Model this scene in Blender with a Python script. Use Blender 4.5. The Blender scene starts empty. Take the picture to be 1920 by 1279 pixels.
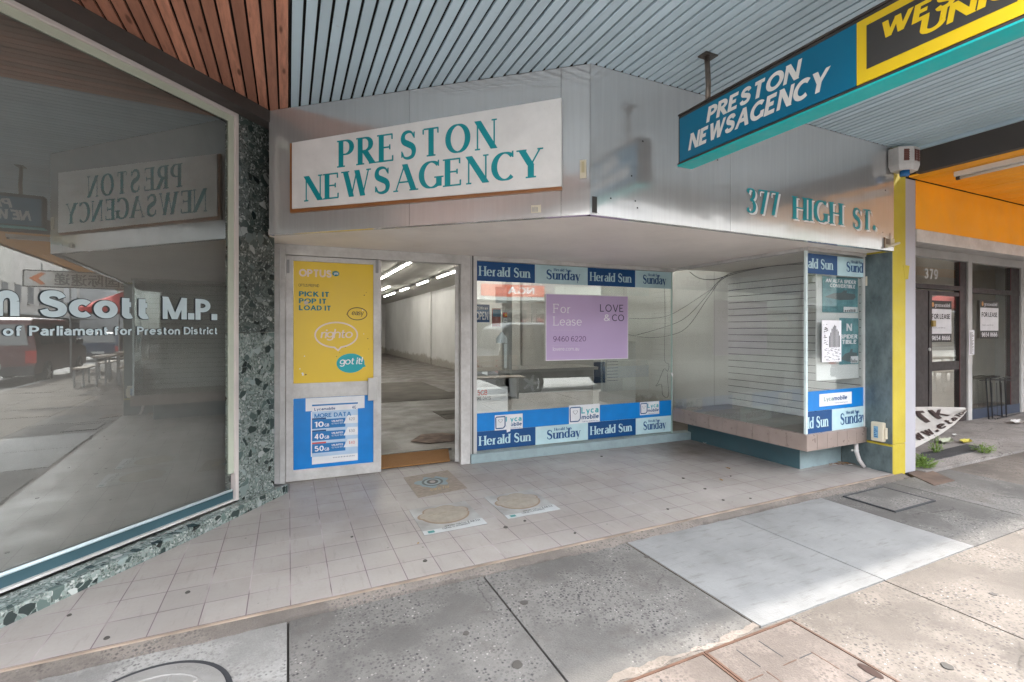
import bpy, math, random
from mathutils import Vector, Matrix
random.seed(7)
sc = bpy.context.scene
COL = sc.collection
R = math.radians
# ------------------------------------------------------------------ camera, sky, sun, exposure
F, CX, YH, CAMZ, PSI = 903.0, 960.0, 620.0, 1.4, R(24.94)
cam = bpy.data.cameras.new('Camera'); camo = bpy.data.objects.new('Camera', cam); COL.objects.link(camo)
camo.location = (0, 0, CAMZ); camo.rotation_euler = (R(90), 0, -PSI)
cam.sensor_width = 36; cam.lens = 36*F/1920; cam.shift_y = -(639.5-YH)/1920
cam.clip_start = .05; cam.clip_end = 1500
sc.camera = camo
SUN_EL, SUN_AZ = R(40), R(73.2)          # azimuth measured from the street (-Y) towards +X
w = bpy.data.worlds.new('World'); sc.world = w; w.use_nodes = True
nt = w.node_tree; sky = nt.nodes.new('ShaderNodeTexSky'); sky.sky_type = 'NISHITA'; sky.sun_disc = False
sky.sun_elevation = SUN_EL; sky.sun_rotation = math.pi-SUN_AZ; sky.dust_density = 1.0; sky.air_density = 1.0; sky.ozone_density = 1.0
hz = nt.nodes.new('ShaderNodeHueSaturation'); hz.inputs['Saturation'].default_value = .16; nt.links.new(sky.outputs[0], hz.inputs['Color']); nt.links.new(hz.outputs[0], nt.nodes['Background'].inputs[0]); nt.nodes['Background'].inputs[1].default_value = .15
sl = bpy.data.lights.new('Sun', 'SUN'); sl.energy = 0.55; sl.angle = R(1.3); sl.color = (1, .93, .84)
so = bpy.data.objects.new('Sun', sl); COL.objects.link(so); so.location = (20, -20, 30)
sd = Vector((math.sin(SUN_AZ)*math.cos(SUN_EL), -math.cos(SUN_AZ)*math.cos(SUN_EL), math.sin(SUN_EL)))
so.rotation_euler = sd.to_track_quat('Z', 'Y').to_euler()
vs = sc.view_settings; vs.view_transform = 'Standard'; vs.look = 'None'; vs.gamma = 1; vs.use_curve_mapping = False
vs.exposure = 3.84
sc.render.engine = 'CYCLES'
cy = sc.cycles; cy.use_denoising = True; cy.use_adaptive_sampling = False; cy.denoising_prefilter = 'NONE'; cy.max_bounces = 10; cy.diffuse_bounces = 5; cy.glossy_bounces = 4
cy.transparent_max_bounces = 16; cy.sample_clamp_indirect = 8; cy.caustics_reflective = False; cy.caustics_refractive = False

# ------------------------------------------------------------------ materials
def lin(x):
    x /= 255.0
    return x/12.92 if x <= .04045 else ((x+.055)/1.055)**2.4
def rgb(r, g, b, k=1.0): return tuple(min(.88, lin(c)*k) for c in (r, g, b))
class NT:
    def __init__(s, name):
        s.m = bpy.data.materials.new(name); s.m.use_nodes = True; s.t = s.m.node_tree
        s.b = s.t.nodes['Principled BSDF']; s.out = s.t.nodes['Material Output']
        s.tc = None
    def n(s, typ, **k):
        x = s.t.nodes.new(typ)
        for a, v in k.items():
            if a[0] == 'i': x.inputs[int(a[1:])].default_value = v
            else: setattr(x, a, v)
        return x
    def l(s, a, b): s.t.links.new(a, b)
    def co(s, scale=(1, 1, 1), rot=(0, 0, 0), loc=(0, 0, 0)):
        tc = s.n('ShaderNodeTexCoord'); mp = s.n('ShaderNodeMapping'); mp.inputs[1].default_value = loc
        mp.inputs[2].default_value = rot; mp.inputs[3].default_value = scale
        s.l(tc.outputs['Object'], mp.inputs[0]); return mp.outputs[0]
    def noise(s, vec, scale, detail=4, rough=.55):
        x = s.n('ShaderNodeTexNoise'); x.inputs['Scale'].default_value = scale; x.inputs['Detail'].default_value = detail
        x.inputs['Roughness'].default_value = rough; s.l(vec, x.inputs['Vector']); return x.outputs['Fac']
    def ramp(s, fac, stops):
        x = s.n('ShaderNodeValToRGB'); e = x.color_ramp.elements
        while len(e) < len(stops): e.new(.5)
        for q, (p, c) in zip(e, stops):
            q.position = p; q.color = (c, c, c, 1) if isinstance(c, (int, float)) else (*c, 1)
        s.l(fac, x.inputs[0]); return x.outputs[0]
    def mix(s, fac, a, b, mode='MIX'):
        x = s.n('ShaderNodeMix', data_type='RGBA', blend_type=mode)
        for k, v in ((0, fac), (6, a), (7, b)):
            if isinstance(v, (int, float)): x.inputs[k].default_value = v if k == 0 else (v, v, v, 1)
            elif isinstance(v, tuple): x.inputs[k].default_value = (*v, 1)
            else: s.l(v, x.inputs[k])
        return x.outputs[2]
    def math(s, op, a, b=0.0):
        x = s.n('ShaderNodeMath', operation=op)
        for k, v in ((0, a), (1, b)):
            if isinstance(v, (int, float)): x.inputs[k].default_value = v
            else: s.l(v, x.inputs[k])
        return x.outputs[0]
    def col(s, o):
        if isinstance(o, tuple): s.b.inputs['Base Color'].default_value = (*o, 1)
        else: s.l(o, s.b.inputs['Base Color'])
    def bump(s, h, strength=.2, dist=.01):
        x = s.n('ShaderNodeBump'); x.inputs['Strength'].default_value = strength; x.inputs['Distance'].default_value = dist
        s.l(h, x.inputs['Height']); s.l(x.outputs[0], s.b.inputs['Normal'])
    def set(s, rough=.5, metal=0, spec=.5, coat=0):
        s.b.inputs['Roughness'].default_value = rough; s.b.inputs['Metallic'].default_value = metal
        s.b.inputs['Specular IOR Level'].default_value = spec; s.b.inputs['Coat Weight'].default_value = coat
        return s
def paint(name, col, rough=.5, var=.12, scale=3.0, bump=.05, bs=60, metal=0, dirt=0.0, dirtcol=(.09, .07, .055), coat=0, streak=(1, 1, 1)):
    m = NT(name).set(rough, metal, .5, coat); v = m.co(streak)
    f = m.ramp(m.noise(v, scale), [(.3, 1-var), (.7, 1+var*.3)])
    c = m.mix(1.0, col, f, 'MULTIPLY')
    if dirt:
        d = m.ramp(m.noise(v, scale*2.3, 8, .7), [(.5-.18*dirt, 0.0), (.95, min(1, dirt))])
        c = m.mix(d, c, dirtcol)
    m.col(c)
    rr = m.ramp(m.noise(v, scale*4), [(.3, max(.03, rough-.1)), (.7, min(1, rough+.12))]); m.l(rr, m.b.inputs['Roughness'])
    if bump: m.bump(m.noise(v, bs, 3), bump, .004)
    return m.m
def flat(name, col, rough=.45):
    m = NT(name).set(rough); v = m.co(); c = m.mix(1.0, col, m.ramp(m.noise(v, 9), [(.3, .93), (.7, 1.02)]), 'MULTIPLY'); c = m.mix(1.0, c, m.ramp(m.noise(v, 2.1, 3), [(.32, .90), (.68, 1.03)]), 'MULTIPLY'); m.col(m.mix(m.ramp(m.noise(v, 38, 7, .75), [(.6, 0.0), (.76, .22)]), c, (.16, .14, .12))); return m.m
MT = {}
def lazy(name, fn):
    if name not in MT: MT[name] = fn()
    return MT[name]

def m_tiles(name, col, dirtiness, grout, tw=.2, th=.21, offy=2.7, dark=None):
    m = NT(name).set(.42); v = m.co((1, 1, 1), (0, 0, 0), (-.012, -offy, 0))
    br = m.n('ShaderNodeTexBrick', offset=0.0, squash=1.0)
    br.inputs['Scale'].default_value = 1; br.inputs['Mortar Size'].default_value = .0028; br.inputs['Mortar Smooth'].default_value = .25
    br.inputs['Brick Width'].default_value = tw; br.inputs['Row Height'].default_value = th; br.inputs['Bias'].default_value = -.2
    br.inputs['Color1'].default_value = (*col, 1); br.inputs['Color2'].default_value = (*[c*.88 for c in col], 1)
    br.inputs['Mortar'].default_value = (1, 0, 1, 1)
    m.l(v, br.inputs['Vector'])
    gv = m.co()
    gcol = m.mix(m.ramp(m.noise(gv, 2.2, 2), [(.5, 0.0), (.64, .8)]), grout, tuple(c*1.25 for c in col))
    fac = br.outputs['Fac']
    base = m.mix(1.0, br.outputs['Color'], m.ramp(m.noise(gv, 1.1, 5), [(.3, .86), (.72, 1.06)]), 'MULTIPLY')
    base = m.mix(m.ramp(m.noise(gv, 60, 3), [(.42, 0.0), (.75, .22)]), base, tuple(c*.7 for c in col))
    base = m.mix(m.ramp(m.noise(gv, .75, 6, .65), [(.46, 0.0), (.74, dirtiness*.85)]), base, (.16, .115, .09))
    sm = m.co((9, 1.3, 1), (0, 0, .35))
    base = m.mix(m.ramp(m.noise(sm, 3, 6, .7), [(.56, 0.0), (.72, .5*dirtiness)]), base, (.08, .06, .05))
    base = m.mix(fac, base, gcol)
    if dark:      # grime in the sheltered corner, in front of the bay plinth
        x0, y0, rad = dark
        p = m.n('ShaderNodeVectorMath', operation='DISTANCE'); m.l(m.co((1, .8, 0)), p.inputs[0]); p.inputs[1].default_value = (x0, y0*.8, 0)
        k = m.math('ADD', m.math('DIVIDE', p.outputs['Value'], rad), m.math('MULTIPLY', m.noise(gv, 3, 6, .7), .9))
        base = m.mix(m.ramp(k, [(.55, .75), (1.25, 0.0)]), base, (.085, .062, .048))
    sp_ = m.n('ShaderNodeTexVoronoi'); sp_.inputs['Scale'].default_value = 8.5; m.l(gv, sp_.inputs['Vector']); ss_ = m.n('ShaderNodeSeparateColor'); m.l(sp_.outputs['Color'], ss_.inputs[0])
    spd = m.math('MULTIPLY', m.ramp(m.math('ADD', sp_.outputs['Distance'], m.math('MULTIPLY', m.noise(gv, 60, 3), .05)), [(.07, 1.0), (.10, 0.0)]), m.ramp(ss_.outputs[0], [(.62, 0.0), (.72, .75)]))
    base = m.mix(spd, base, (.06, .052, .046))
    m.col(base)
    m.l(m.ramp(m.noise(gv, 2.5, 5), [(.3, .28), (.7, .6)]), m.b.inputs['Roughness'])
    h = m.math('SUBTRACT', m.math('MULTIPLY', m.noise(gv, 45, 3), .12), fac)
    m.bump(h, .35, .003); return m.m
def m_concrete(name, col, stones=.6, warm=0.0):
    m = NT(name).set(.85, 0, .3); v = m.co()
    c = m.mix(1.0, col, m.ramp(m.noise(v, 1.6, 6, .65), [(.28, .60), (.75, 1.22)]), 'MULTIPLY')
    c = m.mix(m.ramp(m.noise(v, 170, 2), [(.4, 0.0), (.75, .45)]), c, tuple(k*.5 for k in col))
    vo = m.n('ShaderNodeTexVoronoi'); vo.inputs['Scale'].default_value = 60; vo.distance = 'MANHATTAN'; m.l(v, vo.inputs['Vector'])
    mask = m.ramp(m.noise(v, 2.1, 7, .68), [(.44, .06), (.58, 1.0)])
    pick = m.ramp(vo.outputs['Distance'], [(.40, 1.0), (.52, 0.0)])
    sel = m.n('ShaderNodeSeparateColor'); m.l(vo.outputs['Color'], sel.inputs[0])
    on = m.math('MULTIPLY', m.math('MULTIPLY', mask, pick), m.ramp(sel.outputs[1], [(.35, 0.0), (.45, stones)]))
    sc_ = m.ramp(sel.outputs[0], [(.0, (.012, .013, .016)), (.5, (.045, .046, .05)), (.7, (.2, .195, .19)), (1.0, (.42, .40, .37))])
    c = m.mix(on, c, sc_)
    halo = m.math('MULTIPLY', mask, m.ramp(vo.outputs['Distance'], [(.5, 0.0), (.75, .55)]))
    c = m.mix(halo, c, tuple(min(.8, k*1.55) for k in col))
    c = m.mix(m.ramp(m.noise(v, 3.1, 7, .7), [(.55, 0.0), (.78, .6)]), c, (.085, .07, .06))
    dn = m.n('ShaderNodeTexNoise'); dn.inputs['Scale'].default_value = 5; dn.inputs['Detail'].default_value = 5; m.l(v, dn.inputs['Vector'])
    ve = m.n('ShaderNodeTexVoronoi', feature='DISTANCE_TO_EDGE'); ve.inputs['Scale'].default_value = .85; m.l(m.mix(.13, v, dn.outputs['Color']), ve.inputs['Vector'])
    ck = m.math('MULTIPLY', m.ramp(ve.outputs['Distance'], [(.0, 1.0), (.0045, 0.0)]), m.ramp(m.noise(v, .9, 2), [(.5, 0.0), (.56, .8)]))
    sp_ = m.n('ShaderNodeTexVoronoi'); sp_.inputs['Scale'].default_value = 5.5; m.l(v, sp_.inputs['Vector']); ss_ = m.n('ShaderNodeSeparateColor'); m.l(sp_.outputs['Color'], ss_.inputs[0])
    spd = m.math('MULTIPLY', m.ramp(m.math('ADD', sp_.outputs['Distance'], m.math('MULTIPLY', m.noise(v, 60, 3), .05)), [(.07, 1.0), (.10, 0.0)]), m.ramp(ss_.outputs[0], [(.62, 0.0), (.72, .75)]))
    c = m.mix(spd, c, (.05, .046, .043))
    c = m.mix(ck, c, (.03, .027, .025))
    m.col(c)
    h = m.math('SUBTRACT', m.math('ADD', m.math('MULTIPLY', on, .5), m.noise(v, 110, 4)), ck); m.bump(h, .45, .005); return m.m
def m_whitepaint():
    m = NT('white_paving_paint').set(.6); v = m.co()
    c = m.mix(1.0, (.225, .228, .228), m.ramp(m.noise(v, 2.6, 8, .68), [(.3, .74), (.68, 1.08)]), 'MULTIPLY')
    c = m.mix(m.ramp(m.noise(v, 7, 8, .75), [(.57, 0.0), (.68, .5)]), c, (.17, .165, .155))
    c = m.mix(m.ramp(m.noise(m.co((1, 6, 1), (0, 0, .6)), 5, 5, .7), [(.55, 0.0), (.68, .55)]), c, (.12, .115, .11))
    sp_ = m.n('ShaderNodeTexVoronoi'); sp_.inputs['Scale'].default_value = 5.0; m.l(v, sp_.inputs['Vector']); ss_ = m.n('ShaderNodeSeparateColor'); m.l(sp_.outputs['Color'], ss_.inputs[0])
    spd = m.math('MULTIPLY', m.ramp(m.math('ADD', sp_.outputs['Distance'], m.math('MULTIPLY', m.noise(v, 60, 3), .06)), [(.07, 1.0), (.11, 0.0)]), m.ramp(ss_.outputs[0], [(.45, 0.0), (.55, .7)]))
    c = m.mix(spd, c, (.07, .066, .06))
    m.col(c)
    h = m.math('ADD', m.noise(m.co((5, 34, 1), (0, 0, .7)), 2.5, 5, .7), m.noise(m.co((30, 6, 1), (0, 0, .3)), 2.0, 5, .7)); m.bump(m.math('ADD', h, m.noise(v, 90, 3)), .5, .004); return m.m
def m_steel():
    m = NT('stainless_steel').set(.2, .68); v = m.co()
    m.col(m.mix(1.0, (.66, .66, .66), m.ramp(m.noise(m.co((14, 14, .6)), 3, 4), [(.3, .94), (.7, 1.03)]), 'MULTIPLY'))
    m.l(m.ramp(m.noise(v, 2.2, 4), [(.3, .11), (.7, .19)]), m.b.inputs['Roughness'])
    h = m.math('ADD', m.noise(m.co((1.6, 1.6, 2.6)), 2.6, 1), m.math('MULTIPLY', m.noise(v, 26, 2), .008))
    m.bump(h, .035, .05); return m.m
def m_terrazzo(name, k):
    m = NT(name).set(.22, 0, .5, .3); v = m.co()
    d = m.n('ShaderNodeTexNoise'); d.inputs['Scale'].default_value = 7; m.l(v, d.inputs['Vector'])
    mv = m.mix(.09, v, d.outputs['Color'])
    def chips(sc_, a, b):
        vo = m.n('ShaderNodeTexVoronoi'); vo.inputs['Scale'].default_value = sc_; m.l(mv, vo.inputs['Vector'])
        e = m.n('ShaderNodeTexVoronoi', feature='DISTANCE_TO_EDGE'); e.inputs['Scale'].default_value = sc_; m.l(mv, e.inputs['Vector'])
        s = m.n('ShaderNodeSeparateColor'); m.l(vo.outputs['Color'], s.inputs[0])
        return s, m.ramp(e.outputs['Distance'], [(a, 0.0), (b, 1.0)])
    s1, e1 = chips(22, .02, .05); s2, e2 = chips(75, .03, .1)
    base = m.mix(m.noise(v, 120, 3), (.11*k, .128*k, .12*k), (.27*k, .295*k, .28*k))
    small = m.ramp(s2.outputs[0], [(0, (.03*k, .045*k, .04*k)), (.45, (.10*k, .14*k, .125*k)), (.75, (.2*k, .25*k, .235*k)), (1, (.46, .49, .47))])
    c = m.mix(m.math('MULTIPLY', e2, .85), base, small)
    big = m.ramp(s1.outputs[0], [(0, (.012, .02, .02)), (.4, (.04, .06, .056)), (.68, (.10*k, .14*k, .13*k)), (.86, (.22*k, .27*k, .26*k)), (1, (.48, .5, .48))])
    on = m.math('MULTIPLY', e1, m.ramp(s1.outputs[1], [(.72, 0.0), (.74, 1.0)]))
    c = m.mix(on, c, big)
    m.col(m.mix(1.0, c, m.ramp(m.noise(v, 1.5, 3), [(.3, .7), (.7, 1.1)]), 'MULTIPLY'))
    return m.m
def m_slats(name, col, pitch, x0, grain=0.0, dk=(.05, .05, .05)):
    m = NT(name).set(.5); v = m.co(); sx = m.n('ShaderNodeSeparateXYZ'); m.l(v, sx.inputs[0])
    i = m.math('FLOOR', m.math('DIVIDE', m.math('SUBTRACT', sx.outputs[0], x0), pitch))
    wn = m.n('ShaderNodeTexWhiteNoise', noise_dimensions='1D'); m.l(i, wn.inputs['W'])
    c = m.mix(1.0, col, m.ramp(wn.outputs['Value'], [(0, 1-.10-.3*grain), (1, 1.06+.25*grain)]), 'MULTIPLY')
    if grain:
        cb = m.n('ShaderNodeCombineXYZ'); m.l(m.math('MULTIPLY', sx.outputs[0], 14), cb.inputs[0]); m.l(m.math('MULTIPLY', sx.outputs[1], 1.4), cb.inputs[1]); m.l(m.math('MULTIPLY', i, 3.7), cb.inputs[2])
        g = m.noise(cb.outputs[0], 3.0, 7, .65)
        c = m.mix(m.ramp(g, [(.42, 0.0), (.75, .8*grain)]), c, tuple(k*.45 for k in col))
        vo = m.n('ShaderNodeTexVoronoi'); vo.inputs['Scale'].default_value = 1; cb2 = m.n('ShaderNodeCombineXYZ')
        m.l(m.math('MULTIPLY', sx.outputs[0], 13), cb2.inputs[0]); m.l(m.math('MULTIPLY', sx.outputs[1], 3.2), cb2.inputs[1]); m.l(m.math('MULTIPLY', i, 5.1), cb2.inputs[2]); m.l(cb2.outputs[0], vo.inputs['Vector'])
        c = m.mix(m.ramp(vo.outputs['Distance'], [(.10, .9), (.2, 0.0)]), c, (.12, .045, .025))
    else:
        c = m.mix(m.ramp(m.noise(v, 14, 7, .75), [(.6, 0.0), (.76, .45)]), c, (.25, .22, .2))
        c = m.mix(1.0, c, m.ramp(m.noise(v, .9, 4), [(.3, .9), (.7, 1.05)]), 'MULTIPLY')
    m.col(c); m.bump(m.noise(m.co((20, 2, 1)), 6, 4), .12, .004); return m.m
def m_glass(name, refl, tint=(1, 1, 1)):
    m = NT(name); t = m.t; t.nodes.remove(m.b)
    tr = m.n('ShaderNodeBsdfTransparent'); tr.inputs[0].default_value = (*tint, 1)
    gl = m.n('ShaderNodeBsdfGlossy'); gl.inputs['Roughness'].default_value = .0; gl.inputs[0].default_value = (.95, 1, .98, 1)
    lw = m.n('ShaderNodeLayerWeight'); lw.inputs[0].default_value = .5; fr = m.math('MULTIPLY', m.math('POWER', lw.outputs['Facing'], 5.0), .9)
    v = m.co(); b = m.n('ShaderNodeBump'); b.inputs['Strength'].default_value = .03; b.inputs['Distance'].default_value = .02; m.l(m.noise(v, 1.3, 1), b.inputs['Height'])
    m.l(b.outputs[0], gl.inputs['Normal'])
    mx = m.n('ShaderNodeMixShader'); m.l(m.math('ADD', fr, refl), mx.inputs[0]); m.l(tr.outputs[0], mx.inputs[1]); m.l(gl.outputs[0], mx.inputs[2])
    m.l(mx.outputs[0], m.out.inputs[0]); return m.m
def m_darkglass(name, col, refl):
    m = NT(name); m.set(.6); m.col(col)
    gl = m.n('ShaderNodeBsdfGlossy'); gl.inputs['Roughness'].default_value = .0; gl.inputs[0].default_value = (.95, .94, .91, 1)
    v = m.co(); b = m.n('ShaderNodeBump'); b.inputs['Strength'].default_value = .04; b.inputs['Distance'].default_value = .02; m.l(m.noise(v, .9, 1), b.inputs['Height'])
    m.l(b.outputs[0], gl.inputs['Normal'])
    mx = m.n('ShaderNodeMixShader'); mx.inputs[0].default_value = refl
    m.l(m.b.outputs[0], mx.inputs[1]); m.l(gl.outputs[0], mx.inputs[2]); m.l(mx.outputs[0], m.out.inputs[0]); return m.m
def m_emit(name, col, s):
    m = NT(name); m.col((.8, .8, .8)); m.b.inputs['Emission Color'].default_value = (*col, 1); m.b.inputs['Emission Strength'].default_value = s; return m.m
def m_dirtywall(name, col):
    m = NT(name).set(.6); v = m.co(); sx = m.n('ShaderNodeSeparateXYZ'); m.l(v, sx.inputs[0])
    c = m.mix(1.0, col, m.ramp(m.noise(v, .8, 5), [(.3, .85), (.7, 1.05)]), 'MULTIPLY')
    hgt = m.math('SUBTRACT', m.math('MULTIPLY', m.noise(v, 1.4, 7, .75), .9), sx.outputs[2])      # peeled plaster at the skirting
    c = m.mix(m.ramp(hgt, [(.10, 0.0), (.2, .9)]), c, m.mix(m.noise(v, 11, 6, .7), (.12, .10, .08), (.5, .47, .42)))
    ly = m.math('FRACT', m.math('MULTIPLY', sx.outputs[1], .5)); c = m.mix(m.ramp(ly, [(.0, .45), (.012, 0.0)]), c, (.2, .2, .19))
    m.col(c); m.bump(m.noise(v, 30, 4), .1, .004); return m.m
def m_slatwall():
    m = NT('grey_slatwall').set(.5); v = m.co(); m.col(m.mix(1.0, (.64, .65, .64), m.ramp(m.noise(v, 2, 4), [(.3, .86), (.7, 1.03)]), 'MULTIPLY')); return m.m
TEAL = (.0, .27, .31); NAVY = (.0, .06, .20); LYBLUE = (.0, .19, .56); PALE = (.46, .64, .68)

# ------------------------------------------------------------------ mesh helpers
ORG = {}
class MB:
    def __init__(s): s.v = []; s.f = []; s.mi = []; s.m = []
    def mat(s, m):
        if m not in s.m: s.m.append(m)
        return s.m.index(m)
    def face(s, pts, m):
        b = len(s.v); s.v += [Vector(p) for p in pts]; s.f.append(tuple(range(b, b+len(pts)))); s.mi.append(s.mat(m)); return s
    def hexa(s, c, m):        # c: 8 corners, bottom 4 ccw then top 4
        b = len(s.v); s.v += [Vector(p) for p in c]; k = s.mat(m)
        for f in ((3, 2, 1, 0), (4, 5, 6, 7), (0, 1, 5, 4), (1, 2, 6, 5), (2, 3, 7, 6), (3, 0, 4, 7)):
            s.f.append(tuple(b+i for i in f)); s.mi.append(k)
        return s
    def box(s, x0, x1, y0, y1, z0, z1, m):
        return s.hexa([(x0, y0, z0), (x1, y0, z0), (x1, y1, z0), (x0, y1, z0), (x0, y0, z1), (x1, y0, z1), (x1, y1, z1), (x0, y1, z1)], m)
    def pbox(s, P, u0, u1, v0, v1, d0, d1, m):
        a = P.at
        return s.hexa([a(u0, v0, d1), a(u1, v0, d1), a(u1, v0, d0), a(u0, v0, d0), a(u0, v1, d1), a(u1, v1, d1), a(u1, v1, d0), a(u0, v1, d0)], m)
    def prism(s, poly, z0, z1, m):
        n = len(poly); b = len(s.v); k = s.mat(m)
        s.v += [Vector((x, y, z0)) for x, y in poly]+[Vector((x, y, z1)) for x, y in poly]
        s.f.append(tuple(b+i for i in reversed(range(n)))); s.f.append(tuple(b+n+i for i in range(n))); s.mi += [k, k]
        for i in range(n):
            j = (i+1) % n; s.f.append((b+i, b+j, b+n+j, b+n+i)); s.mi.append(k)
        return s
    def pprism(s, P, poly, d0, d1, m):      # polygon in a panel's (u, v), thickness d0..d1
        n = len(poly); b = len(s.v); k = s.mat(m)
        s.v += [P.at(u, v, d0) for u, v in poly]+[P.at(u, v, d1) for u, v in poly]
        s.f.append(tuple(b+i for i in reversed(range(n)))); s.f.append(tuple(b+n+i for i in range(n))); s.mi += [k, k]
        for i in range(n):
            j = (i+1) % n; s.f.append((b+i, b+j, b+n+j, b+n+i)); s.mi.append(k)
        return s
    def tube(s, pts, r, m, n=8, cap=True):
        pts = [Vector(p) for p in pts]; k = s.mat(m); b = len(s.v); rr = r if isinstance(r, (list, tuple)) else [r]*len(pts)
        prev = None
        for i, p in enumerate(pts):
            t = (pts[min(i+1, len(pts)-1)]-pts[max(i-1, 0)]).normalized()
            if prev is None:
                a = t.orthogonal().normalized()
            else:
                a = (prev-t*prev.dot(t)).normalized()
            prev = a; c = t.cross(a)
            for j in range(n):
                th = 2*math.pi*j/n; s.v.append(p+(a*math.cos(th)+c*math.sin(th))*rr[i])
        for i in range(len(pts)-1):
            for j in range(n):
                q = (j+1) % n; s.f.append((b+i*n+j, b+i*n+q, b+(i+1)*n+q, b+(i+1)*n+j)); s.mi.append(k)
        if cap:
            s.f.append(tuple(b+j for j in reversed(range(n)))); s.f.append(tuple(b+(len(pts)-1)*n+j for j in range(n))); s.mi += [k, k]
        return s
    def lathe(s, prof, m, c=(0, 0, 0), n=24):   # profile (r, z) about a vertical axis
        b = len(s.v); k = s.mat(m)
        for r, z in prof:
            for j in range(n):
                th = 2*math.pi*j/n; s.v.append(Vector((c[0]+r*math.cos(th), c[1]+r*math.sin(th), c[2]+z)))
        for i in range(len(prof)-1):
            for j in range(n):
                q = (j+1) % n; s.f.append((b+i*n+j, b+i*n+q, b+(i+1)*n+q, b+(i+1)*n+j)); s.mi.append(k)
        return s
    def build(s, name, parent=None, smooth=False, bevel=0):
        if parent: org = ORG[parent.name]
        else:
            xs = [v.x for v in s.v]; ys = [v.y for v in s.v]; zs = [v.z for v in s.v]
            org = Vector(((min(xs)+max(xs))/2, (min(ys)+max(ys))/2, min(zs)))
            if name in WORLD_ORIGIN: org = Vector((0, 0, 0))
        me = bpy.data.meshes.new(name); me.from_pydata([v-org for v in s.v], [], s.f)
        for m in s.m: me.materials.append(m)
        me.polygons.foreach_set('material_index', s.mi)
        if smooth: me.polygons.foreach_set('use_smooth', [True]*len(s.f))
        me.update()
        o = bpy.data.objects.new(name, me); COL.objects.link(o); ORG[o.name] = org
        if parent: o.parent = parent
        else: o.location = org
        if bevel:
            b = o.modifiers.new('Bevel', 'BEVEL'); b.width = bevel; b.segments = 2; b.limit_method = 'ANGLE'
        return o
WORLD_ORIGIN = set()
def tag(o, label, cat, group=None):
    o['label'] = label; o['category'] = cat
    if group: o['group'] = group
    return o
def thing(name, label, cat, loc, group=None):
    o = bpy.data.objects.new(name, None); COL.objects.link(o); o.location = loc; o.empty_display_size = .2
    ORG[o.name] = Vector(loc); return tag(o, label, cat, group)
def struct(mb, name, kind='structure', smooth=False):
    WORLD_ORIGIN.add(name); o = mb.build(name, None, smooth); o['kind'] = kind; return o
def copy_tree(o, parent=None):
    c = o.copy(); COL.objects.link(c); ORG[c.name] = ORG[o.name]
    if parent: c.parent = parent
    for ch in list(o.children): copy_tree(ch, c)
    return c
def ray(x, y):
    q = (x-CX)/F
    return Vector((math.sin(PSI)+q*math.cos(PSI), math.cos(PSI)-q*math.sin(PSI), -(y-YH)/F))
class Panel:      # a vertical plane: origin, unit u along it (to the right seen from its front), normal n towards the front
    def __init__(s, o, u):
        s.o = Vector(o); s.u = Vector((u[0], u[1], 0)).normalized(); s.n = Vector((s.u.y, -s.u.x, 0))
    def at(s, u, v, d=0.0): return s.o+s.u*u+Vector((0, 0, v))+s.n*d
    def px(s, x, y, d=0.0):
        r = ray(x, y); c = Vector((0, 0, CAMZ)); t = ((s.o+s.n*d)-c).dot(s.n)/r.dot(s.n); p = c+r*t-s.o
        return p.dot(s.u), p.z
class Floor(Panel):     # a horizontal sheet at height z, u = +X, v = +Y, d upwards
    def __init__(s, z): s.z = z
    def at(s, u, v, d=0.0): return Vector((u, v, s.z+d))
class Skew(Panel):      # any flat rectangle given by origin and two axes
    def __init__(s, o, u, v):
        s.o = Vector(o); s.u = Vector(u); s.w = Vector(v); s.n = s.u.cross(s.w).normalized()
    def at(s, u, v, d=0.0): return s.o+s.u*u+s.w*v+s.n*d
def ground(x, y, z=0.0):
    r = ray(x, y); t = (z-CAMZ)/r.z; return (r.x*t, r.y*t)

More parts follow.
